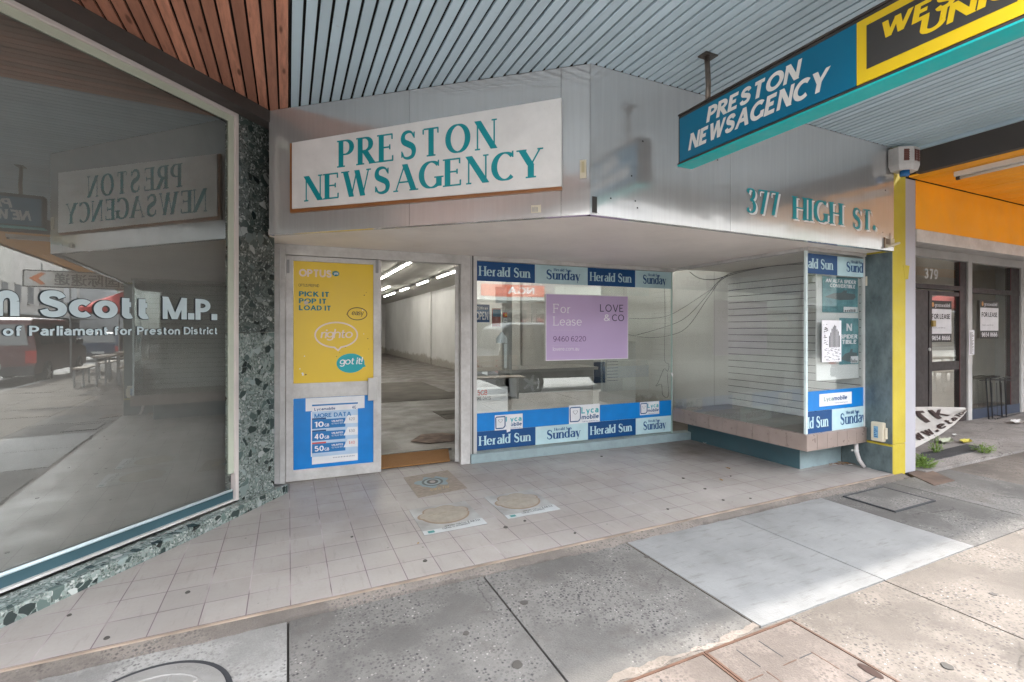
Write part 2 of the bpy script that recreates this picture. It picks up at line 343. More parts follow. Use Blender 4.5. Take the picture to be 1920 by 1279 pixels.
# ------------------------------------------------------------------ stroke lettering (outlines drawn in code)
# L x0,y0 x1,y1 : straight; C ... : smooth curve; E cx,cy,rx,ry,a0,a1 : arc; K x,y0,y1,w : bowl; flags after '/'
GL = {
'A': (.76, 'L 0 0 .38 1/ts;L .38 1 .76 0/e;L .14 .33 .62 .33'), 'B': (.52, 'L 0 0 0 1/se;K 0 .53 1 .46;K 0 0 .53 .54'),
'C': (.70, 'E .4 .5 .4 .5 48 312/D'), 'D': (.64, 'L 0 0 0 1/se;K 0 0 1 .64'),
'E': (.52, 'L 0 0 0 1/se;L 0 1 .5 1/d;L 0 .52 .4 .52/m;L 0 0 .53 0/p'), 'F': (.5, 'L 0 0 0 1/se;L 0 1 .5 1/d;L 0 .5 .4 .5/m'),
'G': (.74, 'E .4 .5 .4 .5 48 322/D;L .71 .06 .71 .42/e'), 'H': (.64, 'L 0 0 0 1/se;L .64 0 .64 1/se;L 0 .51 .64 .51'),
'I': (.0, 'L 0 0 0 1/se'), 'J': (.32, 'L .32 .25 .32 1/e;E .16 .24 .16 .24 190 360'),
'K': (.6, 'L 0 0 0 1/se;L .03 .4 .54 1/te;L .2 .58 .6 0/e'), 'L': (.5, 'L 0 0 0 1/se;L 0 0 .5 0/p'),
'M': (.84, 'L 0 0 0 1/ts;L 0 1 .42 0;L .42 0 .84 1/t;L .84 0 .84 1/se'), 'N': (.66, 'L 0 0 0 1/tse;L 0 1 .66 0;L .66 0 .66 1/te'),
'O': (.8, 'E .4 .5 .4 .5 0 360'), 'P': (.5, 'L 0 0 0 1/se;K 0 .46 1 .5'), 'Q': (.8, 'E .4 .5 .4 .5 0 360;L .46 .24 .76 -.08'),
'R': (.56, 'L 0 0 0 1/se;K 0 .5 1 .48;L .2 .5 .58 0/e'), 'S': (.54, 'C .5 .8 .42 .95 .27 1 .1 .94 .04 .78 .09 .63 .27 .53 .45 .42 .51 .25 .45 .07 .26 0 .09 .05 .02 .22/xDP'),
'T': (.62, 'L .31 0 .31 1/s;L 0 1 .62 1/Dd'), 'U': (.62, 'L 0 .32 0 1/e;E .31 .32 .31 .32 180 360;L .62 .32 .62 1/te'),
'V': (.7, 'L 0 1 .35 0/s;L .35 0 .7 1/te'), 'W': (1.04, 'L 0 1 .28 0/s;L .28 0 .52 1/t;L .52 1 .78 0;L .78 0 1.04 1/te'),
'X': (.64, 'L 0 1 .64 0/se;L 0 0 .64 1/tse'), 'Y': (.68, 'L 0 1 .34 .44/s;L .34 .44 .68 1/te;L .34 0 .34 .46/s'), 'Z': (.6, 'L 0 1 .6 1;L .6 1 0 0;L 0 0 .6 0'),
'0': (.54, 'E .27 .5 .27 .5 0 360'), '1': (.2, 'L .2 0 .2 1/s;L 0 .8 .2 .98/t'), '2': (.54, 'C .02 .76 .09 .93 .27 1 .46 .92 .5 .74 .4 .5 .18 .22 .0 .03;L 0 0 .54 0'),
'3': (.54, 'C .02 .84 .12 .97 .27 1 .44 .93 .48 .76 .38 .6 .2 .54;C .2 .54 .42 .47 .53 .28 .46 .08 .26 0 .1 .04 0 .17'),
'4': (.58, 'L .42 0 .42 1;L .42 1 0 .28/t;L 0 .28 .58 .28'), '5': (.54, 'L .08 1 .48 1;L .08 1 .05 .52/t;C .05 .54 .26 .62 .47 .52 .53 .3 .44 .07 .24 0 .0 .1'),
'6': (.54, 'C .47 .9 .34 1 .16 .9 .03 .6 .01 .33 .09 .07 .27 0 .45 .08 .53 .31 .44 .54 .27 .61 .1 .53 .03 .36'), '7': (.54, 'L 0 1 .54 1/D;L .54 1 .2 0'),
'8': (.54, 'E .27 .76 .22 .24 0 360;E .27 .27 .27 .27 0 360'), '9': (.54, 'C .07 .1 .2 0 .38 .1 .51 .4 .53 .67 .45 .93 .27 1 .09 .92 .01 .69 .1 .46 .27 .39 .44 .47 .51 .64'),
'a': (.44, 'C .05 .54 .14 .64 .26 .66 .4 .58 .43 .42;L .43 .0 .43 .46/e;C .43 .4 .22 .37 .04 .28 .04 .1 .18 0 .34 .06 .43 .18'),
'b': (.48, 'L 0 0 0 1/e;E .24 .33 .24 .33 0 360'), 'c': (.44, 'E .25 .33 .25 .33 45 315'), 'd': (.48, 'E .24 .33 .24 .33 0 360;L .48 0 .48 1/e'),
'e': (.5, 'E .25 .33 .25 .33 0 318;L 0 .36 .5 .36'), 'f': (.32, 'C .36 .94 .26 1 .15 .92 .13 .78;L .13 0 .13 .8/s;L 0 .63 .32 .63'),
'g': (.48, 'E .23 .36 .23 .3 0 360;L .48 .05 .48 .66;C .48 .06 .44 -.2 .24 -.28 .03 -.19'), 'h': (.44, 'L 0 0 0 1/se;C 0 .4 .08 .58 .24 .66 .39 .58 .44 .4;L .44 0 .44 .43/s'),
'i': (.0, 'L 0 0 0 .66/s;o 0 .86'), 'j': (.1, 'L .1 -.1 .1 .66;C .1 -.1 .05 -.25 -.06 -.26;o .1 .86'), 'k': (.46, 'L 0 0 0 1/se;L .02 .26 .4 .66/t;L .15 .38 .46 0/e'),
'l': (.0, 'L 0 0 0 1/se'), 'm': (.8, 'L 0 0 0 .66/s;C 0 .4 .08 .58 .22 .66 .36 .58 .4 .4;L .4 0 .4 .43/s;C .4 .4 .48 .58 .62 .66 .76 .58 .8 .4;L .8 0 .8 .43/s'),
'n': (.44, 'L 0 0 0 .66/s;C 0 .4 .08 .58 .24 .66 .39 .58 .44 .4;L .44 0 .44 .43/s'), 'o': (.5, 'E .25 .33 .25 .33 0 360'),
'p': (.48, 'L 0 -.28 0 .66/s;E .24 .33 .24 .33 0 360'), 'q': (.48, 'E .24 .33 .24 .33 0 360;L .48 -.28 .48 .66'), 'r': (.24, 'L 0 0 0 .66/s;C 0 .38 .07 .55 .17 .64 .27 .65'),
's': (.4, 'C .36 .54 .29 .64 .19 .66 .06 .6 .04 .48 .1 .39 .2 .34 .33 .28 .38 .17 .31 .04 .19 0 .07 .03 .01 .13/x'), 't': (.3, 'L .12 .14 .12 .88;C .12 .18 .15 .04 .23 0 .32 .04;L 0 .63 .3 .63'),
'u': (.44, 'L 0 .24 0 .66/e;C 0 .26 .05 .06 .2 0 .36 .08 .44 .26;L .44 0 .44 .66/e'), 'v': (.46, 'L 0 .66 .23 0/s;L .23 0 .46 .66/te'),
'w': (.7, 'L 0 .66 .18 0/s;L .18 0 .35 .66/t;L .35 .66 .52 0;L .52 0 .7 .66/te'), 'x': (.44, 'L 0 .66 .44 0;L 0 0 .44 .66/t'), 'y': (.46, 'L 0 .66 .24 .0/s;L .13 -.28 .46 .66/te'),
'z': (.42, 'L 0 .66 .42 .66;L .42 .66 0 0;L 0 0 .42 0'), '.': (.1, 'o .05 .07'), ',': (.0, 'o 0 .06;L .02 .04 -.04 -.12/t'), '!': (.0, 'L 0 .3 0 1;o 0 .07'), '-': (.3, 'L 0 .38 .3 .38'),
'$': (.4, 'C .38 .8 .2 .92 .04 .76 .2 .52 .38 .3 .2 .1 .02 .24/x;L .2 0 .2 1/t'), '&': (.62, 'C .6 .02 .38 .3 .16 .66 .16 .9 .3 1 .42 .88 .38 .7 .12 .42 .02 .2 .14 .02 .34 .02 .5 .2 .56 .44'),
"'": (.0, 'L 0 .8 0 1'), ' ': (.12, ''), '/': (.4, 'L 0 0 .4 1'), ':': (0, 'o 0 .1;o 0 .5')}
STY = {'sans': (.12, .11, 0), 'bold': (.2, .18, 0), 'black': (.25, .21, 0), 'thin': (.055, .05, 0), 'serif': (.225, .058, 1), 'news': (.2, .06, 1), 'slab': (.095, .07, 1), 'light': (.105, .095, 0)}
def smooth(pts, k=7):
    out = []
    n = len(pts)
    for i in range(n-1):
        p0 = pts[max(i-1, 0)]; p1 = pts[i]; p2 = pts[i+1]; p3 = pts[min(i+2, n-1)]
        for j in range(k):
            t = j/k; t2 = t*t; t3 = t2*t
            out.append(tuple(.5*((2*p1[a])+(-p0[a]+p2[a])*t+(2*p0[a]-5*p1[a]+4*p2[a]-p3[a])*t2+(-p0[a]+3*p1[a]-3*p2[a]+p3[a])*t3) for a in (0, 1)))
    out.append(pts[-1]); return out
def glyph(ch, style):
    th, tn, serif = STY[style]; w, code = GL.get(ch, GL['-']); polys = []
    ins = lambda y: tn/2+y*(1-tn) if y >= 0 else y+tn/2
    def strip(pts, ws):
        L, Rr = [], []
        for i, p in enumerate(pts):
            a = pts[max(i-1, 0)]; b = pts[min(i+1, len(pts)-1)]; tx, ty = b[0]-a[0], b[1]-a[1]; m = math.hypot(tx, ty) or 1; tx /= m; ty /= m
            L.append((p[0]-ty*ws[i]/2, p[1]+tx*ws[i]/2)); Rr.append((p[0]+ty*ws[i]/2, p[1]-tx*ws[i]/2))
        polys.append((L, Rr))
    def bar(x0, x1, y0, y1): polys.append(([(x0, y1), (x1, y1)], [(x0, y0), (x1, y0)]))
    sl = th*.55+.05
    for st in filter(None, code.split(';')):
        st, fl = (st.split('/')+[''])[:2]; tk = st.split(); ty = tk[0]; a = [float(x) for x in tk[1:]]
        if ty == 'L':
            x0, y0, x1, y1 = a; hz = abs(y1-y0) < 1e-6; dx, dy = x1-x0, y1-y0; m = math.hypot(dx, dy)
            ww = tn if ('t' in fl or hz) else th
            if hz: y0 = y1 = ins(y0)
            elif abs(dx) > 1e-6: ww = ww*.98; hw = ww/2*abs(m/dy); 
            if hz or abs(dx) < 1e-6: strip([(x0, y0), (x1, y1)], [ww, ww])
            else: polys.append(([(x0-hw, y0), (x1-hw, y1)], [(x0+hw, y0), (x1+hw, y1)]))
            if serif:
                k = max(ww, tn)/2+.075; t = tn*.9
                for f, (x, y, o) in (('s', (x0, y0, y1)), ('e', (x1, y1, y0))):
                    if f in fl: (bar(x-k, x+k, y, y+t) if o > y else bar(x-k, x+k, y-t, y))
                tl = .17; tw = tn*.9
                for f, x, up, dn in (('d', x1, 0, 1), ('D', x0, 0, 1), ('p', x1, 1, 0), ('m', x1, .5, .5)):
                    if f in fl: polys.append(([(x-tw, y1-tl*dn), (x-tw, y1+tl*up)], [(x+tw*.2, y1-tl*dn*1.1), (x+tw*.2, y1+tl*up*1.1)]))
            continue
        if ty == 'o':
            r = th*.6; a[1] = r if a[1] < .2 else a[1]; strip([(a[0]+r*.0, a[1]-r), (a[0], a[1]+r)], [2*r, 2*r]) if not serif else polys.append(([(a[0]+r*math.cos(t), a[1]+abs(r*math.sin(t))) for t in [math.pi*i/8 for i in range(9)]], [(a[0]+r*math.cos(t), a[1]-abs(r*math.sin(t))) for t in [math.pi*i/8 for i in range(9)]])); continue
        if ty == 'C': pts = smooth([(a[i], a[i+1]) for i in range(0, len(a), 2)])
        elif ty == 'E':
            cx, cy_, rx, ry, a0, a1 = a; n = max(6, int(abs(a1-a0)/9)); pts = [(cx+rx*math.cos(R(a0+(a1-a0)*i/n)), cy_+ry*math.sin(R(a0+(a1-a0)*i/n))) for i in range(n+1)]
        else:
            x, y0, y1, ww = a; ry = (y1-y0)/2; rx = min(ww*.62, ry*1.1); pts = [(x, y1), (x+ww-rx, y1)]+[(x+ww-rx+rx*math.cos(R(90-180*i/18)), (y0+y1)/2+ry*math.sin(R(90-180*i/18))) for i in range(1, 18)]+[(x+ww-rx, y0), (x, y0)]
        pts = [(x, ins(y)) for x, y in pts]; ws = []
        for i in range(len(pts)):
            p, q = pts[max(i-1, 0)], pts[min(i+1, len(pts)-1)]; m = math.hypot(q[0]-p[0], q[1]-p[1]) or 1; v = abs(q[1]-p[1])/m
            if 'x' in fl: v = math.sin(math.pi*i/(len(pts)-1))**1.3
            ws.append(tn+(th-tn)*v**1.4)
        if ty == 'E' and a[5]-a[4] >= 359:
            L, Rr = [], []
            n = len(pts)-1
            for i in range(n+1):
                p, q = pts[(i-1) % n], pts[(i+1) % n]; tx, t2 = q[0]-p[0], q[1]-p[1]; m = math.hypot(tx, t2); tx /= m; t2 /= m; x, y = pts[i % n]; g = tn+(th-tn)*abs(t2)**1.4
                L.append((x-t2*g/2, y+tx*g/2)); Rr.append((x+t2*g/2, y-tx*g/2))
            polys.append((L, Rr))
        else: strip(pts, ws)
        if serif and 'D' in fl:
            x, y = pts[0]; polys.append(([(x-tn*.1, y-.05), (x-tn*.1, y+.16)], [(x+tn*.9, y-.06), (x+tn*.9, y+.17)]))
        if serif and 'P' in fl:
            x, y = pts[-1]; polys.append(([(x-tn*.9, y-.17), (x-tn*.9, y+.06)], [(x+tn*.1, y-.16), (x+tn*.1, y+.05)]))
    return w, polys
def text(mb, P, s, u0, v0, h, m, style='sans', fit=None, d=.001, slant=0.0, gap=None, rise=0.0, fn=None):
    th, tn, serif = STY[style]; gap = (.13 if serif else .1) if gap is None else gap; x = 0; lay = []
    for ch in s:
        w_, polys = glyph(ch, style); wd = w_+th+(0.04 if serif else 0)
        lay.append((x+th/2+(0.02 if serif else 0), polys)); x += wd+gap
    W = x-gap; sx = fit/W if fit else h*.9
    n = 0
    for off, polys in lay:
        k = 0
        for L, Rr in polys:
            k += 1; dd = d+.00012*k
            q = [[(u0+(px_+off)*sx+slant*py_*h, v0+py_*h+rise*(px_+off)*sx) for px_, py_ in side] for side in (L, Rr)]
            if fn: q = [[fn(*p) for p in side] for side in q]
            for i in range(len(L)-1):
                pts = [P.at(*q[0][i], dd), P.at(*q[1][i], dd), P.at(*q[1][i+1], dd), P.at(*q[0][i+1], dd)]
                mb.face(pts, m)
    return W*sx
def fittext(mb, P, s, a, b, top, m, style='sans', d=.001, slant=0.0, gap=None):
    """lettering whose baseline runs between two points of the panel (px a -> px b) and whose first capital reaches px top"""
    u0, v0 = P.px(*a, d); u1, v1 = P.px(*b, d); _, vt = P.px(*top, d)
    text(mb, P, s, u0, v0, vt-v0, m, style, (u1-u0)-abs(slant)*(vt-v0), d, slant, gap, (v1-v0)/(u1-u0))
def orient(o):      # letter strips are single sheets; both faces look alike
    return o

# ================================================================== THE SETTING
AX, AY, BX, BY = -.125, 4.35, 1.825, 2.69          # splayed left fascia runs from A (pillar) to B (corner)
FZ0, CZ = 2.175, 3.18                              # fascia bottom, canopy ceiling
W = Panel((-.12, 4.885, 0), (4.57, -.185))         # shopfront: door and main window
S = Panel((-.166, 4.521, 0), (.677, .736))         # splayed window of the office on the left
FL = Panel((AX, AY, 0), (BX-AX, BY-AY))            # left fascia
FR = Panel((BX, 2.69, 0), (1, 0))                  # right fascia
BF = Panel((4.45, 2.965, 0), (1, 0))               # bay window, street side
BS = Panel((4.45, 4.70, 0), (0, -1))               # bay window, entry side (faces -X)
SIDE = Panel((5.36, 2.97, 0), (0, -1))             # left flank of the party pillar (faces -X)
N3 = Panel((8.0, 3.88, 0), (1, 0))                 # front of the shop on the right
HS = Panel((2.40, 2.49, 0), (0, -1))               # hanging sign face
KY = -.40
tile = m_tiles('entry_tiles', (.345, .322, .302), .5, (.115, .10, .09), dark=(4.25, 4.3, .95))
con_mid = m_concrete('concrete_grey', (.138, .132, .125), .85); con_dark = m_concrete('concrete_dark', (.112, .107, .102), .9)
con_light = m_concrete('concrete_pale', (.245, .24, .23), .5); con_tan = m_concrete('concrete_tan', (.148, .129, .113), .8)
asphalt = m_concrete('asphalt', (.055, .055, .057), .4); wpaint = m_whitepaint()
gap_m = paint('joint_dirt', (.06, .055, .05), .9)

mb = MB(); mb.box(-300, 300, -300, 300, -.5, -.28, asphalt); struct(mb, 'ground')
roadm = m_concrete('pale_bounce_road', (.30, .29, .28), .4)  # road lightened to bounce light up under the canopy
mb = MB(); mb.box(-60, 90, -13, KY-.16, -.279, -.19, roadm); struct(mb, 'road')
mb = MB()
for k in range(-14, 30): mb.box(k*3.0, k*3.0+2.99, KY-.155, KY, -.26, -.032, con_light)
struct(mb, 'kerb')
mb = MB(); FZ = -.03
mb.box(-42, 88, KY+.005, 2.62, -.25, -.045, gap_m)
xs = [1.03*k for k in range(-40, 84)]; ys = [KY+.01, .57, 1.60, 2.615]
for j in range(3):
    for i, x in enumerate(xs):
        k = i-40
        if j == 2: m = {0: con_mid, 1: con_mid, 4: con_dark, 5: con_mid}.get(k, con_light if k < 0 else con_tan)
        else: m = con_tan
        dz = random.uniform(-.0025, .0025)
        mb.box(x+.005, x+1.025, ys[j]+.005, ys[j+1]-.004, -.09, FZ+dz, m)
struct(mb, 'footpath')
mb = MB()
for x0, x1 in ((2.07, 3.088), (3.097, 4.115)):
    n = 24; lo = [(x0+(x1-x0)*i/n, 1.60+random.uniform(-.003, .003)) for i in range(n+1)]; hi = [(x0+(x1-x0)*i/n, 2.61+random.uniform(-.006, .004)) for i in range(n, -1, -1)]
    mb.prism(lo+hi, -.05, FZ+.005, wpaint)
struct(mb, 'white_pavement')
# ragged mortar strip along the tiled edge
mb = MB(); mort = m_concrete('mortar', (.15, .132, .118), .4); n = 160
for i in range(n):
    x0 = -2.5+8.0*i/n; x1 = -2.5+8.0*(i+1)/n
    f = lambda x: 2.625+.018*math.sin(x*2.3)+.012*math.sin(x*9+1)+.008*math.sin(x*41)+.005*math.sin(x*83)
    mb.hexa([(x0, f(x0), -.06), (x1, f(x1), -.06), (x1, 2.69, -.06), (x0, 2.69, -.06), (x0, f(x0), -.027), (x1, f(x1), -.027), (x1, 2.69, -.008), (x0, 2.69, -.008)], mort)
lip = m_concrete('pale_mortar', (.22, .19, .165), .3)
for i in range(70):
    x0 = -.02+2.08*i/70; x1 = -.02+2.08*(i+1)/70; g_ = lambda x: (1.592+.008*math.sin(x*13)+.006*math.sin(x*47), 1.622+.012*math.sin(x*9+2)+.009*math.sin(x*31)+.006*math.sin(x*73))
    (a0, b0), (a1, b1) = g_(x0), g_(x1); mb.hexa([(x0, a0, -.06), (x1, a1, -.06), (x1, b1, -.06), (x0, b0, -.06), (x0, a0, FZ+.0055), (x1, a1, FZ+.0055), (x1, b1, FZ+.0045), (x0, b0, FZ+.0045)], lip)
struct(mb, 'mortar_ground')
mb = MB(); mb.prism([(-1.75, 2.70), (5.37, 2.70), (5.45, 4.85), (-.15, 4.98)], -.25, 0, tile); struct(mb, 'entry_floor')
mb = MB(); mb.box(-1.75, 5.36, 2.686, 2.6995, -.03, -.001, paint('copper_edge', (.30, .235, .185), .55, .5, 5)); struct(mb, 'pavement_edge')
itile = m_tiles('shop_floor_tiles', (.14, .128, .112), .7, (.07, .06, .055), .4, .4, 4.9)
mb = MB(); mb.box(-.2, 5.40, 4.99, 30, -.25, .006, itile); struct(mb, 'shop_floor')
mb = MB(); mb.prism([(1.1, 9.5), (3.3, 9.5), (3.3, 13), (-.1, 13), (-.1, 9.9)], .007, .011, paint('worn_carpet', (.17, .155, .135), .9, .4, 2)); struct(mb, 'bare_floor')
rec = m_concrete('recess_concrete', (.26, .24, .225), .25)
mb = MB(); mb.box(5.81, 12.6, 2.63, 6.6, -.25, -.012, rec); struct(mb, 'shop_pavement')
mb = MB(); mb.prism([ground(*p, -.012) for p in ((1727, 872), (1742, 866), (1830, 846), (1836, 838), (1812, 834), (1760, 846), (1727, 850))], -.03, -.004, asphalt); struct(mb, 'asphalt_ground')
mb = MB(); mb.prism([ground(*p, FZ) for p in ((1702, 888), (1735, 878), (1790, 902), (1752, 911))], -.05, FZ+.006, paint('rust_plate', (.13, .09, .07), .8, .5, 6)); struct(mb, 'rusty_ground')
# old gum spots trodden into the paving
mb = MB(); gumm = paint('old_gum', (.085, .078, .07), .8, .4)
for x, y, r, z in [(807+ (k*0), 0, 0, 0) for k in range(0)]+[(948, 989, .022, 0), (984, 977, .014, 0), (1281, 897, .018, 0), (1322, 917, .018, 0), (1356, 938, .017, 0), (1407, 935, .014, 0), (1252, 955, .014, 0), (700, 865, .01, 0), (797, 1052, .018, 0), (983, 1131, .03, FZ), (970, 1247, .032, FZ), (376, 1195, .022, FZ), (1213, 1045, .025, FZ), (1862, 1115, .022, FZ), (1776, 1250, .03, FZ), (1562, 944, .013, FZ), (1590, 986, .016, FZ), (660, 1007, .012, 0), (352, 1111, .016, 0), (200, 1197, .016, 0), (130, 1154, .013, 0), (1128, 856, .02, 0), (1078, 1000, .012, 0), (1370, 893, .01, 0), (874, 1188, .02, FZ)]:
    gx, gy = ground(x, y, z); ph = random.random()*6; r *= .72
    mb.prism([(gx+r*(1+.12*math.sin(3*t+ph))*math.cos(t), gy+r*(1+.12*math.cos(2*t+ph))*math.sin(t)) for t in [k*math.pi/12 for k in range(24)]], z-.004 if z else .0004, (z+.0042), gumm)
struct(mb, 'footpath_stains')

# ------------------------------------------------------------------ canopies (three, one per shop)
alu = paint('aluminium', (.56, .555, .54), .38, .18, 2, .04, dirt=.25); white_fr = paint('white_frame_paint', (.60, .59, .575), .45, .15, 2.5, .08, dirt=.75, dirtcol=(.16, .14, .12))
blk = flat('gap_black', (.012, .011, .01), .9); roofm = paint('canopy_roof', (.35, .35, .35), .6)
def canopy(name, label, x0, x1, slat_m, pitch, gapw, first, z, front, ymax=None, edge_m=None):
    t = thing(name, label, 'canopy', ((x0+x1)/2, 1.3, z))
    mb = MB(); k = 0; x = first
    while x < x1-.01:
        a, b = max(x+gapw/2, x0), min(x+pitch-gapw/2, x1); yb = ymax(a) if ymax else 2.70
        yb2 = ymax(b) if ymax else 2.70
        dz = random.uniform(-.0015, .0015)
        if b-a > .004: mb.hexa([(a, .72, z+dz), (b, .72, z+dz), (b, yb2, z+dz), (a, yb, z+dz), (a, .72, z+.02), (b, .72, z+.02), (b, yb2, z+.02), (a, yb, z+.02)], slat_m)
        x += pitch
    mb.build('slat_ceiling', t, bevel=.0025)
    mb = MB(); mb.box(x0, x1, .72, 4.9, z+.03, z+.06, blk); mb.build('backing_board', t)
    mb = MB(); mb.box(x0, x1, .70, .715, 2.9, 3.32, edge_m or white_fr); mb.build('edge_fascia', t)  # unseen outer edge, pulled in to admit sky and set the shadow line
    mb = MB(); mb.box(x0, x1, .716, 2.7, z+.062, z+.11, roofm); mb.build('roof_sheet', t)
    return t
slat_b = m_slats('blue_grey_slats', (.51, .645, .73), .0715, .012); slat_t = m_slats('timber_slats', (.52, .235, .155), .0735, -6.5, 1.0)
slat_o = paint('orange_paint', (.93, .40, .010), .5, .14, 2, .05, dirt=.18, dirtcol=(.35, .12, .02)); steelbeam = paint('dark_steel_paint', (.06, .052, .048), .6, .3, 2, .1)
line = lambda x: AY+(x-AX)/(BX-AX)*(BY-AY)        # fascia line seen from above
sline = lambda x: 4.521+(x+.166)*.736/.677         # splayed window line
cb = canopy('slatted_canopy', 'blue-grey slatted canopy ceiling over the empty newsagency entrance', .012, 5.55, slat_b, .0715, .016, .012, CZ, 0, lambda x: max(2.69, line(x)) if x < BX else 2.69)
ctm = canopy('timber_canopy', 'brown timber slatted canopy ceiling beside the office window on the left', -7.0, .008, slat_t, .0735, .0135, .008-.0735*96, CZ, 0, lambda x: min(line(x) if x > AX else 9, max(sline(x)-.05, 2.7)))
mb = MB()       # dark beam above the office window
P = S; mb.pbox(P, -2.75, .07, 3.085, CZ-.001, -.05, .135, steelbeam); mb.build('head_beam', ctm)
co_ = canopy('orange_canopy', 'bright orange canopy ceiling over the vacant shop on the right', 5.64, 12.6, slat_o, .14, .006, 5.64, 2.935, 0)
mb = MB(); mb.box(5.56, 5.63, .72, 2.60, 2.935, CZ+.02, steelbeam); mb.build('steel_beam', co_)
mb = MB(); mb.box(5.535, 5.559, .72, 2.62, CZ-.03, CZ-.0005, slat_b); mb.build('edge_trim', cb)
canopy('far_canopy', 'pale flat canopy further along the street beyond the orange one', 12.65, 21, flat('far_canopy_paint', (.5, .5, .47)), .3, .004, 12.65, 3.0, 0)

# ------------------------------------------------------------------ newsagency building
steel = m_steel(); soffit_m = paint('soffit_paint', (.86, .80, .745), .55, .1, 1.2, .03, dirt=.25, dirtcol=(.3, .26, .22))
bay_glass = m_glass('bay_glass', .055, (.965, .975, .97)); glass = m_glass('window_glass', .135, (.955, .97, .96)); wallp = m_dirtywall('shop_wall_paint', (.60, .60, .585)); ceilp = paint('shop_ceiling_paint', (.44, .43, .40), .7)
mint = paint('mint_sill_paint', (.29, .38, .40), .5, .15, 4, .08, dirt=.5, dirtcol=(.12, .13, .13)); dteal = paint('dark_teal_paint', (.05, .105, .125), .5, .25, 2, .05, dirt=.3)
brick = paint('render_wall', (.42, .40, .37), .85, .2, 2)
NB = thing('newsagency_building', 'vacant newsagency shop with stainless steel fascia and recessed glazed entrance', 'shop', (2.6, 4.9, 0))
mb = MB()
uB = (Vector((BX, BY, 0))-FL.o).length
def fpanel(mb, P, u0, u1, d=0):
    mb.pbox(P, u0+.0012, u1-.0012, FZ0, CZ-.001, -.05, d, steel)
u768 = FL.px(768, 400)[0]; u1052 = FL.px(1052, 400)[0]
fpanel(mb, FL, -.02, u768); fpanel(mb, FL, u768, u1052); fpanel(mb, FL, u1052, uB-.001)
uR = 5.36-BX; u1369 = FR.px(1369.5, 400)[0]
fpanel(mb, FR, .001, u1369); fpanel(mb, FR, u1369, uR)
sf_ = mb.build('steel_fascia', NB)
for x_, y_ in ((1205, 265), (1184, 330), (1191, 377), (1195, 390), (1660, 357), (1655, 436), (1145, 372), (1345, 300)):
    a = FR.px(x_, y_); mb = MB(); mb.pbox(FR, a[0]-.005, a[0]+.005, a[1]-.005, a[1]+.005, .0005, .003, blk); mb.build('fixing_screw', sf_)
mb = MB(); mb.prism([(AX-.02, 4.42), (BX, BY+.06), (5.36, BY+.06), (5.395, 4.69), (4.45, 4.70), (-.12, 4.885)], 2.19, 2.23, soffit_m); mb.build('soffit', NB)
mb = MB()
mb.box(5.40, 5.44, 2.98, 30, 0, 3.2, wallp); mb.build('side_wall', NB)
mb = MB(); mb.box(-.24, -.2, 5.02, 30, 0, 3.2, wallp); mb.box(-.2, 5.4, 29.96, 30, 0, 3.2, wallp); mb.build('inner_wall', NB)
mb = MB(); mb.box(-.2, 5.4, 4.98, 30, 3.02, 3.08, ceilp); mb.build('shop_ceiling', NB)
mb = MB(); mb.pbox(W, -.1, 5.53, 2.235, 3.2, -.12, -.04, wallp); mb.build('bulkhead', NB)
mb = MB(); mb.box(-.25, 5.75, 4.96, 30, 3.24, 8.2, brick); mb.box(-.25, 5.75, 2.72, 4.955, 3.26, 8.2, brick); mb.build('upper_storey', NB)
for yy in (11.0, 15.2, 19.5):
    mb = MB(); mb.box(5.34, 5.399, yy, yy+.16, 0, 3.02, wallp); mb.build('wall_pier', NB, bevel=.004)
# frame around the doors
uj0, uj1 = 0.0, W.px(535, 905)[0]; ujr0, ujr1 = W.px(862.5, 860)[0], W.px(880, 868)[0]
mb = MB()
mb.pbox(W, uj0, uj1, 0, 2.189, -.06, .035, white_fr); mb.pbox(W, ujr0, ujr1, 0, 2.189, -.06, .035, white_fr)
mb.pbox(W, uj1, ujr0, 2.095, 2.189, -.06, .033, white_fr); mb.pbox(W, uj0+.05, uj0+.058, .02, 2.15, .035, .041, alu)
mb.build('door_frame', NB, bevel=.004)
# main window
uw0, uw1 = W.px(893, 840)[0], W.px(1258.5, 800)[0]
vb0 = W.px(1000, 838)[1]
WN = MB(); WN.pbox(W, uw0, uw1, .1, 2.17, -.006, 0, glass)
win = WN.build('main_window', NB)
mb = MB(); mb.pbox(W, ujr1+.004, uw0-.002, .1, 2.189, -.05, .03, alu); mb.pbox(W, ujr1+.02, ujr1+.034, .1, 2.189, .031, .04, flat('frame_gap', (.08, .075, .07)))
mb.pbox(W, uw0-.002, uw1+.02, 2.145, 2.189, -.05, .03, white_fr); mb.pbox(W, uw1, uw1+.012, .1, 2.145, -.01, .012, paint('glass_edge_green', (.40, .55, .52), .2))
mb.build('window_frame', win, bevel=.003)
mb = MB(); mb.pbox(W, ujr1+.004, 4.85, 0, .098, -.08, .055, mint); mb.build('window_sill', win, bevel=.004)
